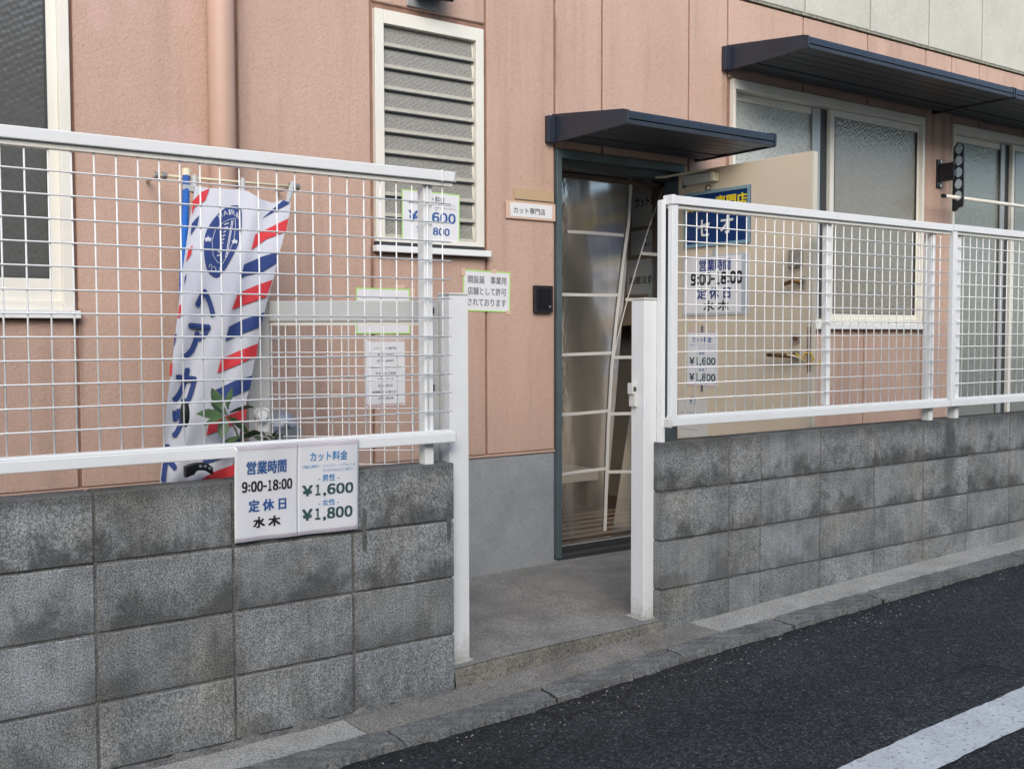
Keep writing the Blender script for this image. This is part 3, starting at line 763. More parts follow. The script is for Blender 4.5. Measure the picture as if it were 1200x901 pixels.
box(IX0-.06, IX1+.06, IY1, IY1+.06, .05, 2.5).build('interior_wall', 'room', bld)
box(IX0-.06, IX1+.06, BY+.121, IY1+.06, 2.5, 2.56).build('interior_ceiling', 'room', bld)
mb = box(IX0, 1.262, BY+.121, BY+.14, .128, 2.5); mb.box(2.131, IX1, BY+.121, BY+.14, .128, 2.5); mb.box(1.262, 2.131, BY+.121, BY+.14, 2.17, 2.5)
mb.build('interior_wall', 'room', bld)
box(2.26, 2.275, 1.30, 1.86, 1.30, 2.30).build('notice_board', 'boardbrown', bld)
box(2.131, 2.168, BY+.1405, BY+.24, .128, 2.3).build('door_jamb', 'roomdark', bld)
box(IX1-.012, IX1-.0005, BY+.16, 2.35, .129, .21).build('skirting', 'roomdark', bld)

# the open door leaf
DH = Vector((2.108, 1.052, 0)); DD = Vector((.04, -.86, 0)).normalized(); DRZ = math.atan2(DD.y, DD.x)
leaf = MB().box(0, .862, -.036, 0, .128, 2.112).build('door', 'doorpaint', bld, bevel=.002)
leaf.location = DH-bld.location; leaf.rotation_euler.z = DRZ
# leaf space: x along the leaf, -y is the side facing the entrance after turning
leaf.location.z = 0
def dbox(name, mat, x0, x1, z0, z1, out0, out1, bev=.0015): return box(x0, x1, -.036-out1, -.036-out0, z0, z1).build(name, mat, leaf, bevel=bev)
dbox('leaf_seam', 'dooredge', .852, .866, .130, 2.110, .0003, .0012, 0)
box(.8625, .866, -.034, -.002, .13, 2.11).build('leaf_edge', 'dooredge', leaf)
dbox('door_closer', 'greyplas', .075, .262, 2.036, 2.086, .001, .045, .004); dbox('closer_cap', 'creamplas', .264, .285, 2.038, 2.082, .002, .046, .003)
dbox('label_plate', 'steelblue', .030, .056, 2.030, 2.060, .0004, .0014, 0)
MB().tube([(.235, -.066, 2.087), (.235, -.066, 2.100), (.09, -.075, 2.100), (-.02, -.12, 2.090), (-.10, -.16, 2.092)], .006, 6).build('closer_arm', 'creamplas', leaf)
MB().tube([(.215, -.036, 2.008), (.215, -.052, 2.012)], [.018, .013], 12).build('door_bell', 'steel', leaf, smooth=True)
dbox('lock_plate', 'steel', .735, .815, 1.560, 1.650, .0005, .012, .006)
MB().tube([(.775, -.048, 1.585), (.775, -.066, 1.585)], .022, 12).build('lock_knob', 'steel', leaf)
MB().tube([(.815, -.05, 1.49), (.79, -.075, 1.50), (.735, -.075, 1.485)], .011, 8).build('grab_handle', 'brass', leaf)
dbox('grab_plate', 'steel', .805, .832, 1.462, 1.520, .0005, .010)
MB().tube([(.787, -.0365, 1.222), (.787, -.052, 1.222)], .023, 14).build('cylinder_lock', 'steel', leaf)
MB().tube([(.787, -.052, 1.222), (.787, -.060, 1.222)], .012, 10).build('cylinder_lock', 'brass', leaf)
MB().tube([(.785, -.0365, 1.140), (.785, -.048, 1.140)], .026, 14).build('lever_rose', 'steel', leaf)
MB().tube([(.785, -.046, 1.140), (.785, -.078, 1.140), (.760, -.082, 1.140), (.640, -.078, 1.142)], [.010, .011, .012, .010], 8).build('lever_handle', 'brass', leaf, smooth=True)
dbox('strike_plate', 'brass', .845, .864, 1.06, 1.28, .0013, .003)
for z in (.35, 1.12, 1.90): MB().tube([(-.008, -.020, z), (-.008, -.020, z+.09)], .009, 10).build('hinge', 'steel', leaf)
dbox('tape_strip', 'doortape', .225, .60, .905, .935, .0003, .0008, 0); dbox('tape_strip', 'doortape', .34, .40, .66, .9045, .0003, .0008, 0)
adopt(bld)
leaf.matrix_parent_inverse = Matrix.Identity(4); leaf.location = (DH.x-bld.location.x, DH.y-bld.location.y, 0)

def door_sign(name, x0, z0, label, cat='sign'):      # root at a point of the leaf's face
    p = DH+DD*x0; nrm = Vector((DD.y, -DD.x, 0))
    p = p+nrm*.0365; p.z = z0
    return sign_root(name, p, label, cat, rz=DRZ)
# blue shop board
s = door_sign('shop_board', .050, 1.706, 'blue board with yellow and white lettering hung on the open door')
sheet(s, 'board', 0, .446, 0, .290, 'signblue', .006); frame_strips(s, 'frame', 0, .446, 0, .290, .016, 'signframe', .0062, .004)
lettering(s, 'カット', .022, .200, .185, .248, 'signyellow', .03, .0078); lettering(s, '専門店', .222, .426, .185, .255, 'signyellow', .03, .0078)
lettering(s, 'セ', .100, .178, .055, .140, 'signwhite', .03, .0078); lettering(s, 'オ', .255, .335, .060, .150, 'signwhite', .03, .0078)
MB().tube([(.22, .290, .005), (.22, .315, .004)], .004, 6).build('hanger_hook', 'steel', s)
# opening hours board
s = door_sign('hours_board', .040, 1.345, 'pale board with opening hours below the blue board on the door')
sheet(s, 'board', 0, .448, 0, .315, 'panelgrey', .004); sheet(s, 'paper', .012, .400, .012, .303, 'paper', .0008, .004)
def dots(parent, x, y0, y1, n):
    mb = MB()
    for i in range(n):
        yy = y0+(y1-y0)*i/(n-1); mb.box(x, x+.004, yy, yy+.004, .0042, .0050); mb.box(x+.010, x+.014, yy+.004, yy+.008, .0042, .0050); mb.box(x+.020, x+.024, yy, yy+.004, .0042, .0050)
    mb.build('dotted_border', 'signframe', parent)
dots(s, .410, .02, .29, 26)
lettering(s, '営業時間', .120, .330, .232, .292, 'inkdeep', .03, .0056); lettering(s, '9:00-18:00', .062, .405, .160, .222, 'inkblack', .06, .0056)
lettering(s, '定 休 日', .105, .330, .085, .145, 'inkdeep', .03, .0056); lettering(s, '水 木', .150, .320, .022, .075, 'inkblack', .03, .0056)
MB().tube([(.22, .315, .004), (.22, .345, .003)], .005, 6).build('hanger_hook', 'signframe', s)
# price paper on the door
s = door_sign('price_paper', .073, .965, 'white A4 price sheet taped to the door below the hours board', 'paper')
sheet(s, 'paper', 0, .212, 0, .300, 'lampaper'); hatch(s, 0, .212, .287, .300, 20, 'stripered'); hatch(s, 0, .212, 0, .012, 20, 'stripered')
lettering(s, 'カット料金', .035, .170, .236, .266, 'inkblue', .02); lettering(s, '*洗髪と顔剃り、シャンプー、ヘアセットは', .012, .200, .218, .226, 'inkblue', 0); lettering(s, '行っておりません', .080, .195, .204, .212, 'inkblue', 0)
lettering(s, '- 男性 -', .070, .135, .170, .186, 'inkblue'); lettering(s, '￥1,600', .016, .196, .112, .156, 'inkteal', .045)
lettering(s, '- 女性 -', .070, .135, .082, .098, 'inkblue'); lettering(s, '￥1,800', .016, .196, .026, .070, 'inkteal', .045)
box(.098, .112, -.025, .010, .0016, .0024).build('tape', 'inkgrey', s); box(.098, .112, .290, .325, .0016, .0024).build('tape', 'inkgrey', s)
# notice low on the door
s = door_sign('door_notice', .012, .690, 'pale notice sheet with a blue mark low on the open door', 'paper')
sheet(s, 'paper', 0, .205, 0, .205, 'dimpaper'); lettering(s, 'ﾄﾞｱ', .085, .125, .178, .222, 'inkblue', .05)
for i, w in enumerate((.16, .17, .12)): lettering(s, '・・・・・・・・・・・・', .018, .018+w, .128-.045*i, .136-.045*i, 'inkgrey', .03)
# yellow cord tied to the lever
c = empty('yellow_cord', (2.145, .25, 1.14), 'yellow cord looped around the door lever and tied off to the right', 'cord')
def dp(x, out, z): p = DH+DD*x+Vector((DD.y, -DD.x, 0))*(.036+out); return (p.x, p.y, z)
MB().tube([dp(.80, .03, 1.15), dp(.835, .02, 1.125), dp(.838, .012, 1.150), dp(.868, .006, 1.155), dp(.875, -.01, 1.12), dp(.842, .01, 1.10), dp(.90, .0, 1.10), dp(.94, -.02, 1.14)], .0045, 6).build('loop', 'yellow', c, smooth=True)
MB().tube([dp(.84, .012, 1.10), dp(.89, .005, 1.098), dp(.955, -.01, 1.10)], .004, 6).build('loop', 'yellow', c, smooth=True)
MB().tube([dp(.79, .085, 1.145), dp(.81, .04, 1.135), dp(.84, .015, 1.115)], .0045, 6).build('white_cord', 'creamplas', c, smooth=True)
adopt(c)

# ------------------------------------------------------------------ inside the doorway
CY = BY+.155
def curtain_pt(u, v, lift=0):
    p = ray_at(u, v, CY)
    y = CY+.0022*math.sin(p.x*17+p.z*1.6)+.003*math.sin(p.z*5+p.x*6)
    q = ray_at(u, v, y-lift); return (q.x, q.y, q.z)
cur = empty('vinyl_curtain', (1.7, CY, .14), 'clear vinyl strip curtain with white taped bands hanging in the doorway', 'curtain')
def bil(q, s, t):
    a, b, c, d = q; return ((a[0]*(1-s)+b[0]*s)*(1-t)+(d[0]*(1-s)+c[0]*s)*t, (a[1]*(1-s)+b[1]*s)*(1-t)+(d[1]*(1-s)+c[1]*s)*t)
for q, n in ((((650, 203), (743, 207), (708, 632), (650, 640)), 40), (((779, 216), (806, 216), (800, 625), (716, 632)), 34)):
    MB().grid(lambda s, t: curtain_pt(*bil(q, s, t)), n, 60).build('vinyl_sheet', 'vinyl', cur, smooth=True)
# mid break of the second sheet edge
straps = [((739.5, 208), (737, 260), (730, 310), (723, 370), (717, 430), (713, 500), (711, 560), (709, 622)),
          ((778, 219), (762, 262), (747, 310), (735, 352), (724, 395), (717, 432))]
for i, st in enumerate(straps):
    w = (3.6, 1.3)[i]; mb = MB()
    def fn(s, t, st=st, w=w):
        k = t*(len(st)-1); j = min(int(k), len(st)-2); f = k-j
        return curtain_pt(st[j][0]*(1-f)+st[j+1][0]*f+(s-.5)*w, st[j][1]*(1-f)+st[j+1][1]*f, .006)
    mb.grid(lambda s, t: fn(s, t), 1, 40).build('edge_tape', 'strap', cur, smooth=True)
for a, b, c_ in (((665, 271.5), (700, 273), (731, 276)), ((655, 345), (690, 346), (726, 346)), ((655, 416), (690, 414.5), (719, 413.5)), ((655, 486), (690, 484), (713, 481)), ((656, 556), (685, 551), (712, 549)),
                 ((752, 297), (775, 299), (800, 300)), ((733, 351), (760, 352), (800, 352)), ((720, 419), (750, 418), (800, 418)), ((713, 485), (750, 484), (800, 484)), ((711, 553), (750, 552), (800, 552))):
    def fn(s, t, a=a, b=b, c_=c_):
        u = a[0]*(1-t)**2+2*b[0]*t*(1-t)+c_[0]*t*t; v = a[1]*(1-t)**2+2*b[1]*t*(1-t)+c_[1]*t*t
        return curtain_pt(u, v+(s-.5)*3.6, .004)
    MB().grid(lambda s, t: fn(s, 1-t), 1, 24).build('band_tape', 'strap', cur, smooth=True)
adopt(cur)
box(1.305, 2.10, CY-.012, CY+.03, 2.060, 2.084).build('curtain_rail', 'roomdark', cur).matrix_parent_inverse = Matrix.Translation(cur.location).inverted()
def wall_paper_inside(y_left, y_right, z0, z1, label, lines):
    s = sign_root('notice_paper', (2.258, y_left, z0), label, 'paper', rz=R(-90))
    w, h = y_left-y_right, z1-z0
    sheet(s, 'paper', 0, w, 0, h, 'brightpaper', .001)
    for body, x0, x1, y0, y1, m in lines: lettering(s, body, x0*w, x1*w, y0*h, y1*h, m, .02)
    return s
wall_paper_inside(1.634, 1.345, 1.885, 2.150, 'white notice naming the cutting shop, highest inside the doorway', [('カット専門店', .10, 1.0, .42, .66, 'inkblack')])
wall_paper_inside(1.645, 1.360, 1.720, 1.862, 'small white notice with two short lines, between two larger notices indoors', [('●', .45, .52, .62, .78, 'inkgrey'), ('本日', .42, .60, .30, .48, 'inkgrey')])
wall_paper_inside(1.680, 1.368, 1.485, 1.690, 'white caution notice with an orange mark, lowest of the indoor notices', [('段差注意', .08, .74, .30, .52, 'inkblack'), ('▲', .80, .93, .30, .52, 'orange')])
mat = empty('striped_mat', (1.85, 1.6, .13), 'brown striped door mat on the floor inside the doorway', 'mat')
for k in range(13):
    y = 1.235+.055*k; box(1.30, 2.40, y, y+.0545, .1285, .134).build('mat_stripe', ('mattan', 'matdark', 'mattan', 'roomfloor')[k % 4], mat)
adopt(mat)
bench = empty('low_bench', (2.0, 2.25, .13), 'low pale bench at the back of the dark entrance', 'bench')
box(1.55, 2.405, 2.12, 2.45, .30, .37).build('seat', 'dimpaper', bench, bevel=.004)
for x in (1.57, 2.33): box(x, x+.05, 2.15, 2.42, .1285, .2995).build('leg', 'roomdark', bench)
adopt(bench)

# ------------------------------------------------------------------ things on the building
def wall_sign(name, x, z, label, cat, y=BY-.0012, roll=0): return sign_root(name, (x, y, z), label, cat, roll=roll)
s = wall_sign('permit_notice', .706, 1.357, 'white lime-edged notice of three text lines on the pink wall above the gate post', 'paper', roll=R(-1.2))
sheet(s, 'paper', 0, .270, 0, .194, 'paper', .001); frame_strips(s, 'border', 0, .270, 0, .194, .006, 'green', .0011, .0006)
lettering(s, '開設届', .026, .118, .132, .168, 'inkgrey', .012); lettering(s, '事業用', .154, .246, .132, .168, 'inkgrey', .012); lettering(s, '店舗として許可', .026, .246, .078, .114, 'inkgrey', .012); lettering(s, 'されております', .026, .246, .026, .060, 'inkgrey', .012)
for a in ((-.012, .010, .165, .200), (.246, .276, -.012, .008), (.16, .19, .186, .204)): box(*a, .0018, .0023).build('tape', 'tape', s)
s = wall_sign('lime_edged_card', .152, 1.248, 'blank pale card with lime border behind the gate rail', 'paper')
sheet(s, 'paper', 0, .270, 0, .204, 'paper', .001); frame_strips(s, 'border', 0, .270, 0, .204, .006, 'green', .0011, .0006)
for a in ((.195, .245, .205, .222), (.272, .296, .158, .206)): box(*a, .0005, .001).build('tape', 'tape', s)
s = wall_sign('printed_notice', .196, .922, 'white notice with many small text lines and a hatched border, behind the gate mesh', 'paper')
sheet(s, 'paper', 0, .198, 0, .312, 'paper', .001); hatch(s, 0, .198, .290, .312, 15, 'stripered'); hatch(s, 0, .198, 0, .014, 15, 'stripered')
for i, (t, w) in enumerate((('ヘアカット専門店', .12), ('男性1,600円', .08), ('女性1,800円', .085), ('2回目より1,500円(税込)', .155), ('平日のみご利用', .10), ('できます', .085), ('料金表示', .075), ('営業時間内に限ります', .13), ('水木定休', .08))):
    yy = .268-.028*i; lettering(s, t, .099-w/2, .099+w/2, yy-.012, yy, 'inkgrey', .012)
s = wall_sign('window_price_paper', .378, 1.674, 'lime-edged price sheet hung on the lower slats of the louvre window', 'paper', y=BY-.010, roll=R(-.6))
sheet(s, 'paper', 0, .306, 0, .224, 'paper', .001); frame_strips(s, 'border', 0, .306, 0, .224, .005, 'green', .0011, .0006)
lettering(s, 'カット料金', .095, .225, .178, .206, 'inkgrey', .012); lettering(s, '*洗髪と顔剃りは、シャンプーヘアセット', .028, .282, .163, .172, 'inkgrey'); lettering(s, 'は行っておりません', .170, .285, .150, .158, 'inkgrey')
lettering(s, '￥1,600', .036, .282, .080, .132, 'inkblue', .045); lettering(s, '￥1,800', .078, .250, .024, .062, 'inkblue', .045)
lettering(s, '・', .175, .181, .140, .146, 'inkgrey')
s = wall_sign('tan_name_plate', .998, 1.832, 'blank tan name plate beside the door frame, above the taped strip', 'plate')
sheet(s, 'plate', 0, .240, 0, .122, 'brownplas', .008); box(.004, .236, .064, .070, .0082, .0090).build('groove', 'roomdark', s)
s = wall_sign('taped_name_strip', .948, 1.806, 'white paper strip naming the shop, taped over the tan plate', 'paper', y=BY-.0100)
sheet(s, 'tape', 0, .300, 0, .084, 'tape', .0008); sheet(s, 'paper', .026, .280, .010, .076, 'lampaper', .0008, .001)
lettering(s, 'カット専門店', .045, .235, .026, .056, 'inkgrey', .012, .0028)
# intercom
s = wall_sign('intercom', 1.112, 1.352, 'black ribbed intercom box on the pink wall left of the doorway', 'intercom')
box(0, .112, 0, .134, .001, .024).build('body', 'black', s, bevel=.004)
for k in range(6): box(.016+.0145*k, .022+.0145*k, .016, .118, .0245, .030).build('rib', 'blackmetal', s)
MB().tube([(.086, .030, .024), (.086, .030, .0315)], .006, 10).build('button', 'steel', s)
# wall lamp above the louvre window
lp = empty('wall_lamp', (.50, BY, 2.72), 'black box lamp on a grey plate above the louvre window', 'lamp')
box(.415, .560, BY-.012, BY-.0005, 2.716, 2.86).build('back_plate', 'greyalu', lp, bevel=.002)
MB().prism_x([(BY-.0125, 2.765), (BY-.105, 2.738), (BY-.115, 2.750), (BY-.115, 2.86), (BY-.0125, 2.88)], .438, .600).build('housing', 'blackmetal', lp, bevel=.004)
MB().tube([(.575, BY-.13, 2.752), (.575, BY-.115, 2.752)], .006, 8).build('screw', 'steel', lp)
adopt(lp)
# round vent hood
vh = empty('vent_hood', (-.21, BY, .80), 'round stainless vent hood low on the pink wall behind the gate mesh', 'vent')
mb = MB(); n = 14
for j in range(9):
    ph = j/8*math.pi/2
    for i in range(n+1):
        th = math.pi*i/n; r = .072
        mb.v.append((-.209+r*math.cos(th)*math.cos(ph*.92), BY-.001-.085*math.sin(ph), .858+r*math.sin(th)*math.cos(ph*.92)))
for j in range(8):
    for i in range(n): a = j*(n+1)+i; mb.f.append((a, a+1, a+n+2, a+n+1))
mb.build('dome', 'silver', vh, smooth=True, solid=.002)
MB().prism_x([(BY-.001, .800), (BY-.001, .8575), (BY-.080, .8575), (BY-.060, .800)], -.281, -.137).build('lower_hood', 'silver', vh, bevel=.004)
adopt(vh)
# white tap box
tb = empty('white_meter_box', (-.60, .30, .06), 'small white box with a round dial half hidden by leaves', 'box')
p = ray_at(302, 508, .30); q = ray_at(312, 478, .30)
box(p.x, q.x+.006, .285, .330, p.z, q.z).build('case', 'white', tb, bevel=.008)
zc_ = (p.z+q.z)/2+.022
MB().tube([(p.x+.002, .284, zc_), (p.x+.002, .262, zc_)], .024, 16).build('dial', 'greyplas', tb)
MB().tube([(p.x+.002, .2615, zc_), (p.x+.002, .255, zc_)], .016, 16).build('dial_face', 'white', tb)
box(p.x+.006, q.x, .29, .325, .06, p.z-.001).build('stand', 'greyplas', tb)
adopt(tb)

# laundry pole bracket and pole
lb = empty('laundry_bracket', (4.53, BY, 2.3), 'black laundry pole bracket with a row of five round holes', 'bracket')
box(4.500, 4.560, BY-.014, BY-.0005, 2.235, 2.425).build('wall_plate', 'blackmetal', lb, bevel=.003)
box(4.512, 4.548, .955, BY-.0145, 2.275, 2.395).build('pivot', 'blackmetal', lb, bevel=.003)
for z in (2.25, 2.41): MB().tube([(4.53, BY-.0145, z), (4.53, BY-.022, z)], .010, 8).build('bolt', 'steel', lb)
# slotted arm: rounded plate with holes in the plane x = const
bm = bmesh.new(); cy_, hw = .931, .037; loops = []
outer = []
zt, zb = 2.515, 2.070
for k in range(13): t = math.pi*k/12; outer.append((cy_+hw*math.cos(t), zt-hw+hw*math.sin(t)))
outer += [(cy_-hw-.002, zb+.060), (cy_-hw+.002, zb+.02), (cy_-.008, zb+.020), (cy_+.004, zb+.006), (cy_+hw*.6, zb-.006), (cy_+hw+.004, zb)]
holes = [(cy_, zt-hw-.0775*k) for k in range(5)]
vs_o = [bm.verts.new((4.5245, y, z)) for y, z in outer]
es = [bm.edges.new((vs_o[i], vs_o[(i+1) % len(vs_o)])) for i in range(len(vs_o))]
for hy, hz in holes:
    hv = [bm.verts.new((4.5245, hy+.0285*math.cos(2*math.pi*k/16), hz+.034*math.sin(2*math.pi*k/16))) for k in range(16)]
    es += [bm.edges.new((hv[k], hv[(k+1) % 16])) for k in range(16)]
bmesh.ops.triangle_fill(bm, use_beauty=True, use_dissolve=False, edges=es)
ex = bmesh.ops.extrude_face_region(bm, geom=bm.faces[:]); bmesh.ops.translate(bm, verts=[v for v in ex['geom'] if isinstance(v, bmesh.types.BMVert)], vec=(.011, 0, 0))
bmesh.ops.recalc_face_normals(bm, faces=bm.faces)
m = bpy.data.meshes.new('arm'); bm.to_mesh(m); bm.free(); m.materials.append(MT['blackmetal']); link('arm', m, lb)
adopt(lb)
lpz = holes[4][1]-.014
pl = empty('laundry_pole', (4.6, holes[4][0], lpz), 'thin cream laundry pole resting in the bracket, running out of frame', 'pole')
MB().tube([(4.375, cy_, lpz), (6.6, cy_, lpz)], .0125, 12).build('rod', 'cream', pl, smooth=True)
MB().tube([(4.352, cy_, lpz), (4.3745, cy_, lpz)], .0145, 12).build('end_cap', 'black', pl)
adopt(pl)

# ------------------------------------------------------------------ poster on the left wall
s = sign_root('price_poster', (-.801, -.004, .612), 'white two-page poster of opening hours and prices hung on the left block wall', 'poster', roll=R(-.3))
PW, PH = .413, .296
def pw(x, y):
    z = .0035+.013*(y/PH)**2+.0035*math.sin(x*21)*(.4+y/PH)+.0016*math.sin(x*48+y*12)+.0022*(1-y/PH)**2*(1+math.sin(x*37+1))
    if x > .36: z += .10*(x-.36)**1.5*(1.2-y/PH)
    if x < .03: z += .05*(.03-x)
    return z+.006*max(0, 1-abs(x-.206)/.05)*0
sheet(s, 'left_page', 0, .2058, 0, PH, 'lampaper', .0004, 0, pw, 24, 18); sheet(s, 'right_page', .2061, PW, 0, PH, 'lampaper', .0008, 0, pw, 24, 18)
def L(t, x0, x1, y0, y1, m, b=.02): lettering(s, t, x0, x1, y0, y1, m, b, .0022, pw)
hatch(s, .002, .411, .280, .295, 44, 'stripepink', .0018, pw); hatch(s, .002, .411, .001, .013, 44, 'stripepink', .0018, pw)
L('営業時間', .038, .166, .206, .246, 'inkblue', .025); L('9:00-18:00', .024, .186, .152, .184, 'inkblack', .04)
L('定 休 日', .045, .165, .090, .126, 'inkblue', .035); L('水 木', .060, .145, .040, .072, 'inkblack', .045)
L('カット料金', .246, .370, .232, .262, 'inklight', .018); L('*洗髪と顔剃り、シャンプー、ヘアセットは', .218, .400, .211, .221, 'inklight', .005); L('行っておりませんのでご注意下さい', .290, .396, .196, .206, 'inklight', .005)
L('- 男性 -', .275, .345, .166, .188, 'inklight', .015); L('￥1,600', .222, .392, .118, .156, 'inkteal', .045)
L('- 女性 -', .275, .345, .088, .108, 'inklight', .015); L('￥1,800', .222, .390, .040, .080, 'inkteal', .045)

# ------------------------------------------------------------------ banner
def lerp_tab(tab, v):
    if v <= tab[0][0]: return tab[0][1]
    for (a, x), (b, y) in zip(tab, tab[1:]):
        if v <= b: return x+(y-x)*(v-a)/(b-a)
    return tab[-1][1]
LEFT = [(205, 231), (222, 228), (260, 222), (320, 213.5), (400, 204.5), (480, 195), (567, 187), (600, 184)]
RIGHT = [(225, 342), (250, 339.5), (293, 328.5), (329, 320), (340, 316.5), (366, 310), (403, 302), (440, 295), (478, 287), (526, 277), (553, 271), (600, 262)]
TOPV = [(0, 217.5), (.14, 220.5), (.45, 222), (.55, 224), (.70, 234), (.82, 238), (.92, 234), (1, 238)]
def bann_y(u, v):
    y = lerp_tab([(200, .87), (215, .84), (300, .56), (345, .41), (480, .28), (567, .185), (620, .14)], v)
    fold = .010*math.sin((u+v*.28)*.16)*(.4+.6*min(1, (v-215)/150))+.014*math.exp(-((u-(300-(v-240)*.22))/9)**2)
    return y-fold
def bann(u, v, lift=0): q = ray_at(u, v, bann_y(u, v)-lift); return (q.x, q.y, q.z)
bn = empty('barber_banner', (-.8, .2, .62), 'white vertical banner with red and blue barber stripes behind the left fence', 'banner')
def cl(s_, t):
    tv = lerp_tab(TOPV, s_); v = tv+(592-tv)*t
    return bann(lerp_tab(LEFT, v)*(1-s_)+lerp_tab(RIGHT, v)*s_, v)
MB().grid(lambda a, t: cl(a, 1-t), 40, 70).build('cloth', 'clothw', bn, smooth=True)
def c4(pts): return [(180+x/5.4545, 190+y/5.4545) for x, y in pts]
def c5(pts): return [(170+x/3.7545, 340+y/3.7545) for x, y in pts]
def printed(name, pts, mat, lift=.006):
    bm = bmesh.new(); vs = [bm.verts.new((u, 0, v)) for u, v in pts]
    f = bm.faces.new(vs); bmesh.ops.triangulate(bm, faces=[f])
    for _ in range(3):
        lng = [e for e in bm.edges if e.calc_length() > 5]
        if lng: bmesh.ops.subdivide_edges(bm, edges=lng, cuts=1); bmesh.ops.triangulate(bm, faces=bm.faces[:])
    for v in bm.verts: v.co = Vector(bann(v.co.x, v.co.z, lift))
    bmesh.ops.recalc_face_normals(bm, faces=bm.faces)
    m = bpy.data.meshes.new(name); bm.to_mesh(m); bm.free(); m.materials.append(MT[mat]); return link(name, m, bn)
for pts, mt in ((c4([(245,340),(248,250),(305,192),(358,168),(330,245),(262,290)]), 'clothred'), (c4([(236,468),(245,392),(291,340),(280,405)]), 'clothblue'),
                (c4([(207,640),(222,560),(250,528),(240,590)]), 'clothred'), (c4([(196,785),(198,735),(211,712),(205,755)]), 'clothblue'),
                (c4([(692,362),(780,285),(830,242),(872,262),(810,295),(720,345)]), 'clothblue'),
                (c4([(625,562),(650,462),(740,420),(862,360),(845,445),(720,492)]), 'clothred'),
                (c4([(555,748),(578,655),(690,605),(800,570),(795,640),(690,705),(590,725)]), 'clothblue'),
                (c5([(382,88),(408,18),(440,0),(500,-25),(562,-46),(535,30),(430,66)]), 'clothred'),
                (c5([(353,225),(370,160),(430,130),(525,98),(510,160),(430,190)]), 'clothblue'),
                (c5([(318,365),(335,302),(410,268),(497,235),(490,290),(410,328)]), 'clothred'),
                (c5([(293,500),(308,440),(390,400),(472,375),(462,435),(380,470)]), 'clothblue'),
                (c5([(270,638),(280,590),(340,560),(445,520),(440,570),(350,608)]), 'clothred'),
                (c5([(245,772),(262,735),(340,690),(420,650),(410,700),(330,742)]), 'clothblue'),
                (c5([(235,838),(300,800),(395,765),(395,815),(300,845)]), 'clothred'),
                (c5([(106,375),(110,330),(121,315),(117,375)]), 'clothred'), (c5([(126,250),(131,195),(139,190),(133,230)]), 'clothblue'), (c5([(142,125),(150,68),(161,60),(155,115)]), 'clothred')):
    printed('stripe', pts, mt)
for ch, a_, b_, c_, d_ in (('ヘ', (229, 343), (254, 335), (250, 372), (231, 366)), ('ア', (223, 379), (246, 381), (239, 421), (214, 419)), ('カ', (209, 431), (232, 433), (222, 474), (203, 470)),
                           ('ッ', (204, 478), (217, 480), (211, 514), (201, 512)), ('ト', (195, 521), (209, 523), (203, 566), (190, 563))):
    vs, fs, x0, x1, y0, y1 = text_mesh(ch); mb = MB()
    for k_, (ox, oy) in enumerate(((0, 0), (1.7, .7), (-1.7, -.7), (.8, -1.1), (-.8, 1.1))):
        out = []
        for v in vs:
            u, w = bil((a_, b_, c_, d_), (v.x-x0)/(x1-x0), 1-(v.y-y0)/(y1-y0)); out.append(bann(u+ox, w+oy, .006+.0002*k_))
        mb.add(out, fs)
    mb.build('lettering', 'clothblue', bn)
# emblem: blue shield with lettering, stars and a barber pole
def rounded(pts, n=5):
    out = []
    for i in range(len(pts)):
        p0, p1, p2, p3 = (Vector(pts[(i+k) % len(pts)]) for k in (-1, 0, 1, 2))
        for j in range(n):
            t = j/n; q = .5*((2*p1)+(p2-p0)*t+(2*p0-5*p1+4*p2-p3)*t*t+(3*p1-p0-3*p2+p3)*t**3); out.append((q.x, q.y))
    return out
printed('emblem', c4(rounded([(480,285),(535,277),(561,305),(563,380),(559,450),(540,525),(497,615),(445,702),(402,738),(352,705),(330,645),(321,565),(323,500),(338,440),(378,372),(430,315)])), 'clothblue', .006)
def emb_poly(pts, mt='clothw'): printed('emblem_mark', c4(pts), mt, .010)
def quad_text(body, a, b, c_, d):
    vs, fs, x0, x1, y0, y1 = text_mesh(body, .03); mb = MB(); out = []
    for v in vs:
        x, y = bil((a, b, c_, d), (v.x-x0)/(x1-x0), 1-(v.y-y0)/(y1-y0)); u, w = c4([(x, y)])[0]; out.append(bann(u, w, .010))
    mb.add(out, fs).build('emblem_lettering', 'clothw', bn)
quad_text('H', (410,340),(434,318),(440,352),(420,362)); quad_text('A', (440,316),(470,306),(478,338),(448,346)); quad_text('I', (478,304),(490,304),(494,336),(484,338)); quad_text('R', (496,303),(522,312),(522,344),(500,338))
quad_text('&', (526,316),(552,336),(546,368),(524,348))
quad_text('C', (398,706),(372,698),(378,664),(402,672)); quad_text('U', (368,694),(352,672),(362,646),(378,662)); quad_text('T', (418,706),(432,690),(436,668),(410,676))
for cx, cy2, r in ((348, 492, 24), (519, 507, 21)):
    emb_poly([(cx+(r if k % 2 == 0 else r*.42)*math.sin(k*math.pi/5), cy2-(r if k % 2 == 0 else r*.42)*math.cos(k*math.pi/5)) for k in range(10)])
oval = [(452,382),(486,366),(522,360),(524,420),(512,500),(480,580),(440,652),(408,640),(380,596),(374,500),(396,430)]
for i in range(len(oval)):
    a, b = Vector(oval[i]), Vector(oval[(i+1) % len(oval)]); nn = Vector((-(b-a).y, (b-a).x)).normalized()*1.6
    emb_poly([tuple(a+nn), tuple(b+nn), tuple(b-nn), tuple(a-nn)])
for k in range(9):
    t = k/8; x = 466-46*t; y = 392+200*t; w = 15 if k in (0, 1, 7, 8) else 9
    emb_poly([(x-w, y+4), (x+w, y-6), (x+w, y+2), (x-w, y+12)])
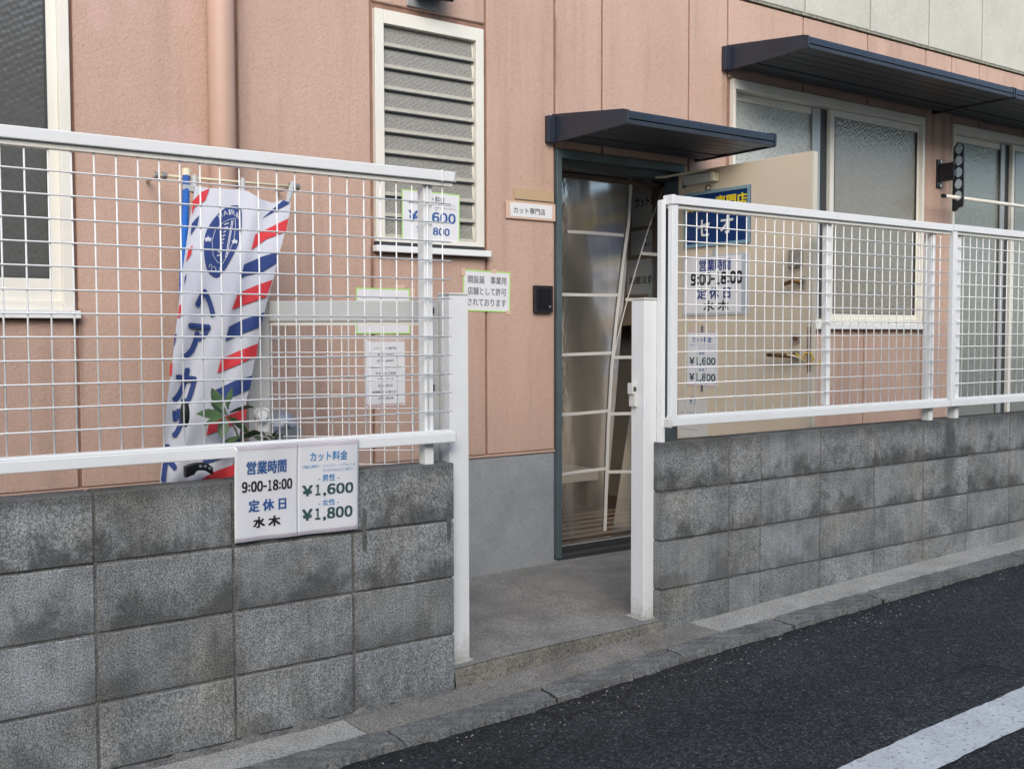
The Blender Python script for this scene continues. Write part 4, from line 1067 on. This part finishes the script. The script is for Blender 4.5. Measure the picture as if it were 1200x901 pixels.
for dx in (22, 30): emb_poly([(492+dx-16, 372), (497+dx-16, 372), (440+dx, 610), (435+dx, 610)])
# pole, arm and ties of the banner
pt_ = lambda u, v, y: tuple(ray_at(u, v, y))
MB().tube([pt_(218.2, 207, .885), pt_(217, 262, .73), pt_(214.5, 325, .53), pt_(214, 360, .44), pt_(210, 480, .33), pt_(204, 575, .23)], [.0145, .0140, .0130, .0125, .012, .0115], 10).build('pole', 'bluepole', bn, smooth=True)
MB().tube([pt_(218.5, 199, .892), pt_(218.2, 207, .885)], .016, 10).build('pole_cap', 'creamplas', bn)
a, b = ray_at(214, 219, .835), ray_at(232, 221, .835); box(a.x, b.x, .825, .845, b.z-.016, a.z+.008).build('cross_arm', 'greyplas', bn, bevel=.003)
a = ray_at(228, 206, .85); b = ray_at(228, 226, .84); MB().tube([tuple(a), tuple(b)], .012, 8).build('clip', 'greyplas', bn)
MB().tube([pt_(284.5, 210, .85), pt_(284.5, 224, .825)], .0085, 8).build('clip', 'greyplas', bn)
MB().tube([pt_(343, 214, .88), pt_(340, 226, .85), pt_(337, 238, .805)], [.008, .012, .009], 8).build('clip', 'greyplas', bn)
adopt(bn)
# rail the banner is tied to
rl = empty('wall_rail', (-.45, BY, 1.83), 'thin rusty rail on two knobs across the pink wall above the banner', 'rail')
ra, rb = ray_at(181, 202.5, .90), ray_at(352, 222, .90); rb.z = ra.z = (ra.z+rb.z)/2
MB().tube([tuple(ra), tuple(rb)], .0055, 8).build('rod', 'creamplas', rl, smooth=True)
for q in (ra+Vector((.022, 0, 0)), rb-Vector((.028, 0, 0))):
    for d in (-.013, .013): MB().tube([(q.x+d-.008, q.y, q.z), (q.x+d+.008, q.y, q.z)], .0145, 10).build('knob', 'steel', rl)
    MB().tube([(q.x, q.y+.01, q.z), (q.x, BY-.001, q.z)], .006, 6).build('standoff', 'steel', rl)
adopt(rl)

# ------------------------------------------------------------------ small things behind the left wall
def leaf_mesh(L_, W_):
    mb = MB()
    for t, w, dz in ((0, .06, 0), (.25, .75, .012), (.55, 1, .010), (.8, .62, -.004), (1, .04, -.03)):
        for s_ in (-1, 0, 1): mb.v.append((t*L_, s_*w*W_/2, dz*L_*8*.2+(.10*W_ if s_ else 0)))
    for j in range(4):
        for i in range(2): a = j*3+i; mb.f.append((a, a+1, a+4, a+3))
    return mb.mesh('leaf')
def leafy(root, mat, base, spots, L_=.085, W_=.042, seed=1):
    rr = random.Random(seed)
    for (u, v, y, yaw, pit, sc) in spots:
        m = leaf_mesh(L_*sc, W_*sc); m.materials.append(MT[mat])
        for p in m.polygons: p.use_smooth = True
        o = link('leaf', m, root); tip = ray_at(u, v, y)
        o.matrix_world = Matrix.Translation(tip) @ Matrix.Rotation(R(yaw), 4, 'Z') @ Matrix.Rotation(R(-pit), 4, 'Y') @ Matrix.Rotation(rr.uniform(-.4, .4)-.5, 4, 'X')
        o.matrix_parent_inverse = Matrix.Translation(root.location).inverted()
PY = .17
cx_, = (ray_at(268, 486, PY),)
pp = empty('potted_shrub', (cx_.x+.03, PY, .07), 'young green shrub with broad leaves poking up in front of the banner', 'plant')
leafy(pp, 'leaf', None, [(262, 487, PY, 176, 6, 1.0), (262, 489, PY-.02, 192, -18, .85), (259, 481, PY, 118, 62, .95), (268, 480, PY, 55, 58, .95), (270, 484, PY, 5, 12, .95), (268, 489, PY-.03, -12, -42, .95), (264, 489, PY, 230, -60, .9), (283, 512, PY-.01, 185, -18, .85), (284, 512, PY, 20, 5, .9), (266, 486, PY+.03, 150, 40, .8), (278, 514, PY-.02, 200, -45, .7)])
MB().tube([(cx_.x+.05, PY, .15), tuple(ray_at(283, 525, PY)), tuple(ray_at(277, 505, PY)), tuple(ray_at(266, 486, PY))], [.006, .004, .003, .002], 6).build('stem', 'stem', pp, smooth=True)
mb = MB()
mb.tube([(cx_.x+.05, PY, .064), (cx_.x+.05, PY, .20), (cx_.x+.05, PY, .22)], [.055, .075, .08], 18).build('pot', 'pot', pp)
adopt(pp)
rr = random.Random(11); y2 = .16; c2 = ray_at(318, 520, y2)
bs = empty('dark_bush', (c2.x, y2, .07), 'low bush of small dark leaves just above the bottom fence rail', 'plant')
leafy(bs, 'leafdark', None, [(rr.uniform(301, 334), rr.uniform(508, 532), y2+rr.uniform(-.03, .04), rr.uniform(0, 360), rr.uniform(-20, 50), rr.uniform(.7, 1.1)) for _ in range(60)], .026, .017, 4)
for k in range(5):
    e = ray_at(305+6*k, 513, y2+.005*k); MB().tube([(c2.x, y2, .15), (c2.x+.02*(k-2), y2, .5), tuple(e)], [.004, .003, .0015], 5).build('stem', 'stem', bs)
MB().tube([(c2.x, y2, .064), (c2.x, y2, .19)], [.05, .065], 16).build('pot', 'pot', bs)
adopt(bs)
# dark oval plate by the banner
o_ = ray_at(217, 485, .10)
ov = MB()
for k in range(20):
    t = 2*math.pi*k/20; ov.v.append((o_.x+.014*math.cos(t), .10, o_.z+.041*math.sin(t)))
for k in range(20):
    t = 2*math.pi*k/20; ov.v.append((o_.x+.010*math.cos(t), .118, o_.z+.035*math.sin(t)))
ov.f = [tuple(range(20)), tuple(range(39, 19, -1))]+[(k, k+20, (k+1) % 20+20, (k+1) % 20) for k in range(20)]
om = empty('oval_disc', (o_.x, .12, .07), 'small dark oval disc clipped in front of the banner, beside the shrub', 'disc')
ov.build('disc_shell', 'black', om, smooth=True); MB().tube([tuple(o_+(o_-CAM).normalized()*.025), tuple(o_+(o_-CAM).normalized()*.26)], .004, 6).build('stalk', 'black', om); adopt(om)
# black studded strap at the wall top
k0 = ray_at(217, 556, .125); k1 = ray_at(249, 556, .125)
st = empty('studded_strap', (k0.x, .125, .80), 'black strap with three pale studs lying at the wall top below the banner', 'strap')
def arc(s_, t):
    x = k0.x+(k1.x-k0.x)*s_; return (x, .115+.03*t, .838+.010*math.sin(s_*3.0)-.035*max(0, s_-.75))
mb = MB(); N = 10
for j in range(2):
    for i in range(N+1):
        a = arc(i/N, j); h = .024 if i > 3 else .034; mb.v += [(a[0], a[1], a[2]), (a[0], a[1], a[2]-h)]
for j in range(1):
    for i in range(N):
        b0 = i*2; b1 = (N+1)*2+i*2
        mb.f += [(b0, b0+1, b0+3, b0+2), (b1, b1+2, b1+3, b1+1), (b0, b0+2, b1+2, b1), (b0+1, b1+1, b1+3, b0+3)]
mb.f += [(0, (N+1)*2, (N+1)*2+1, 1), (2*N, 2*N+1, (N+1)*2+2*N+1, (N+1)*2+2*N)]
mb.build('band', 'black', st, bevel=.003)
for s_ in (.52, .70, .86):
    a = arc(s_, 0); MB().tube([(a[0], .1145, a[2]-.011), (a[0], .110, a[2]-.011)], [.0055, .004], 10).build('stud', 'silver', st)
adopt(st)
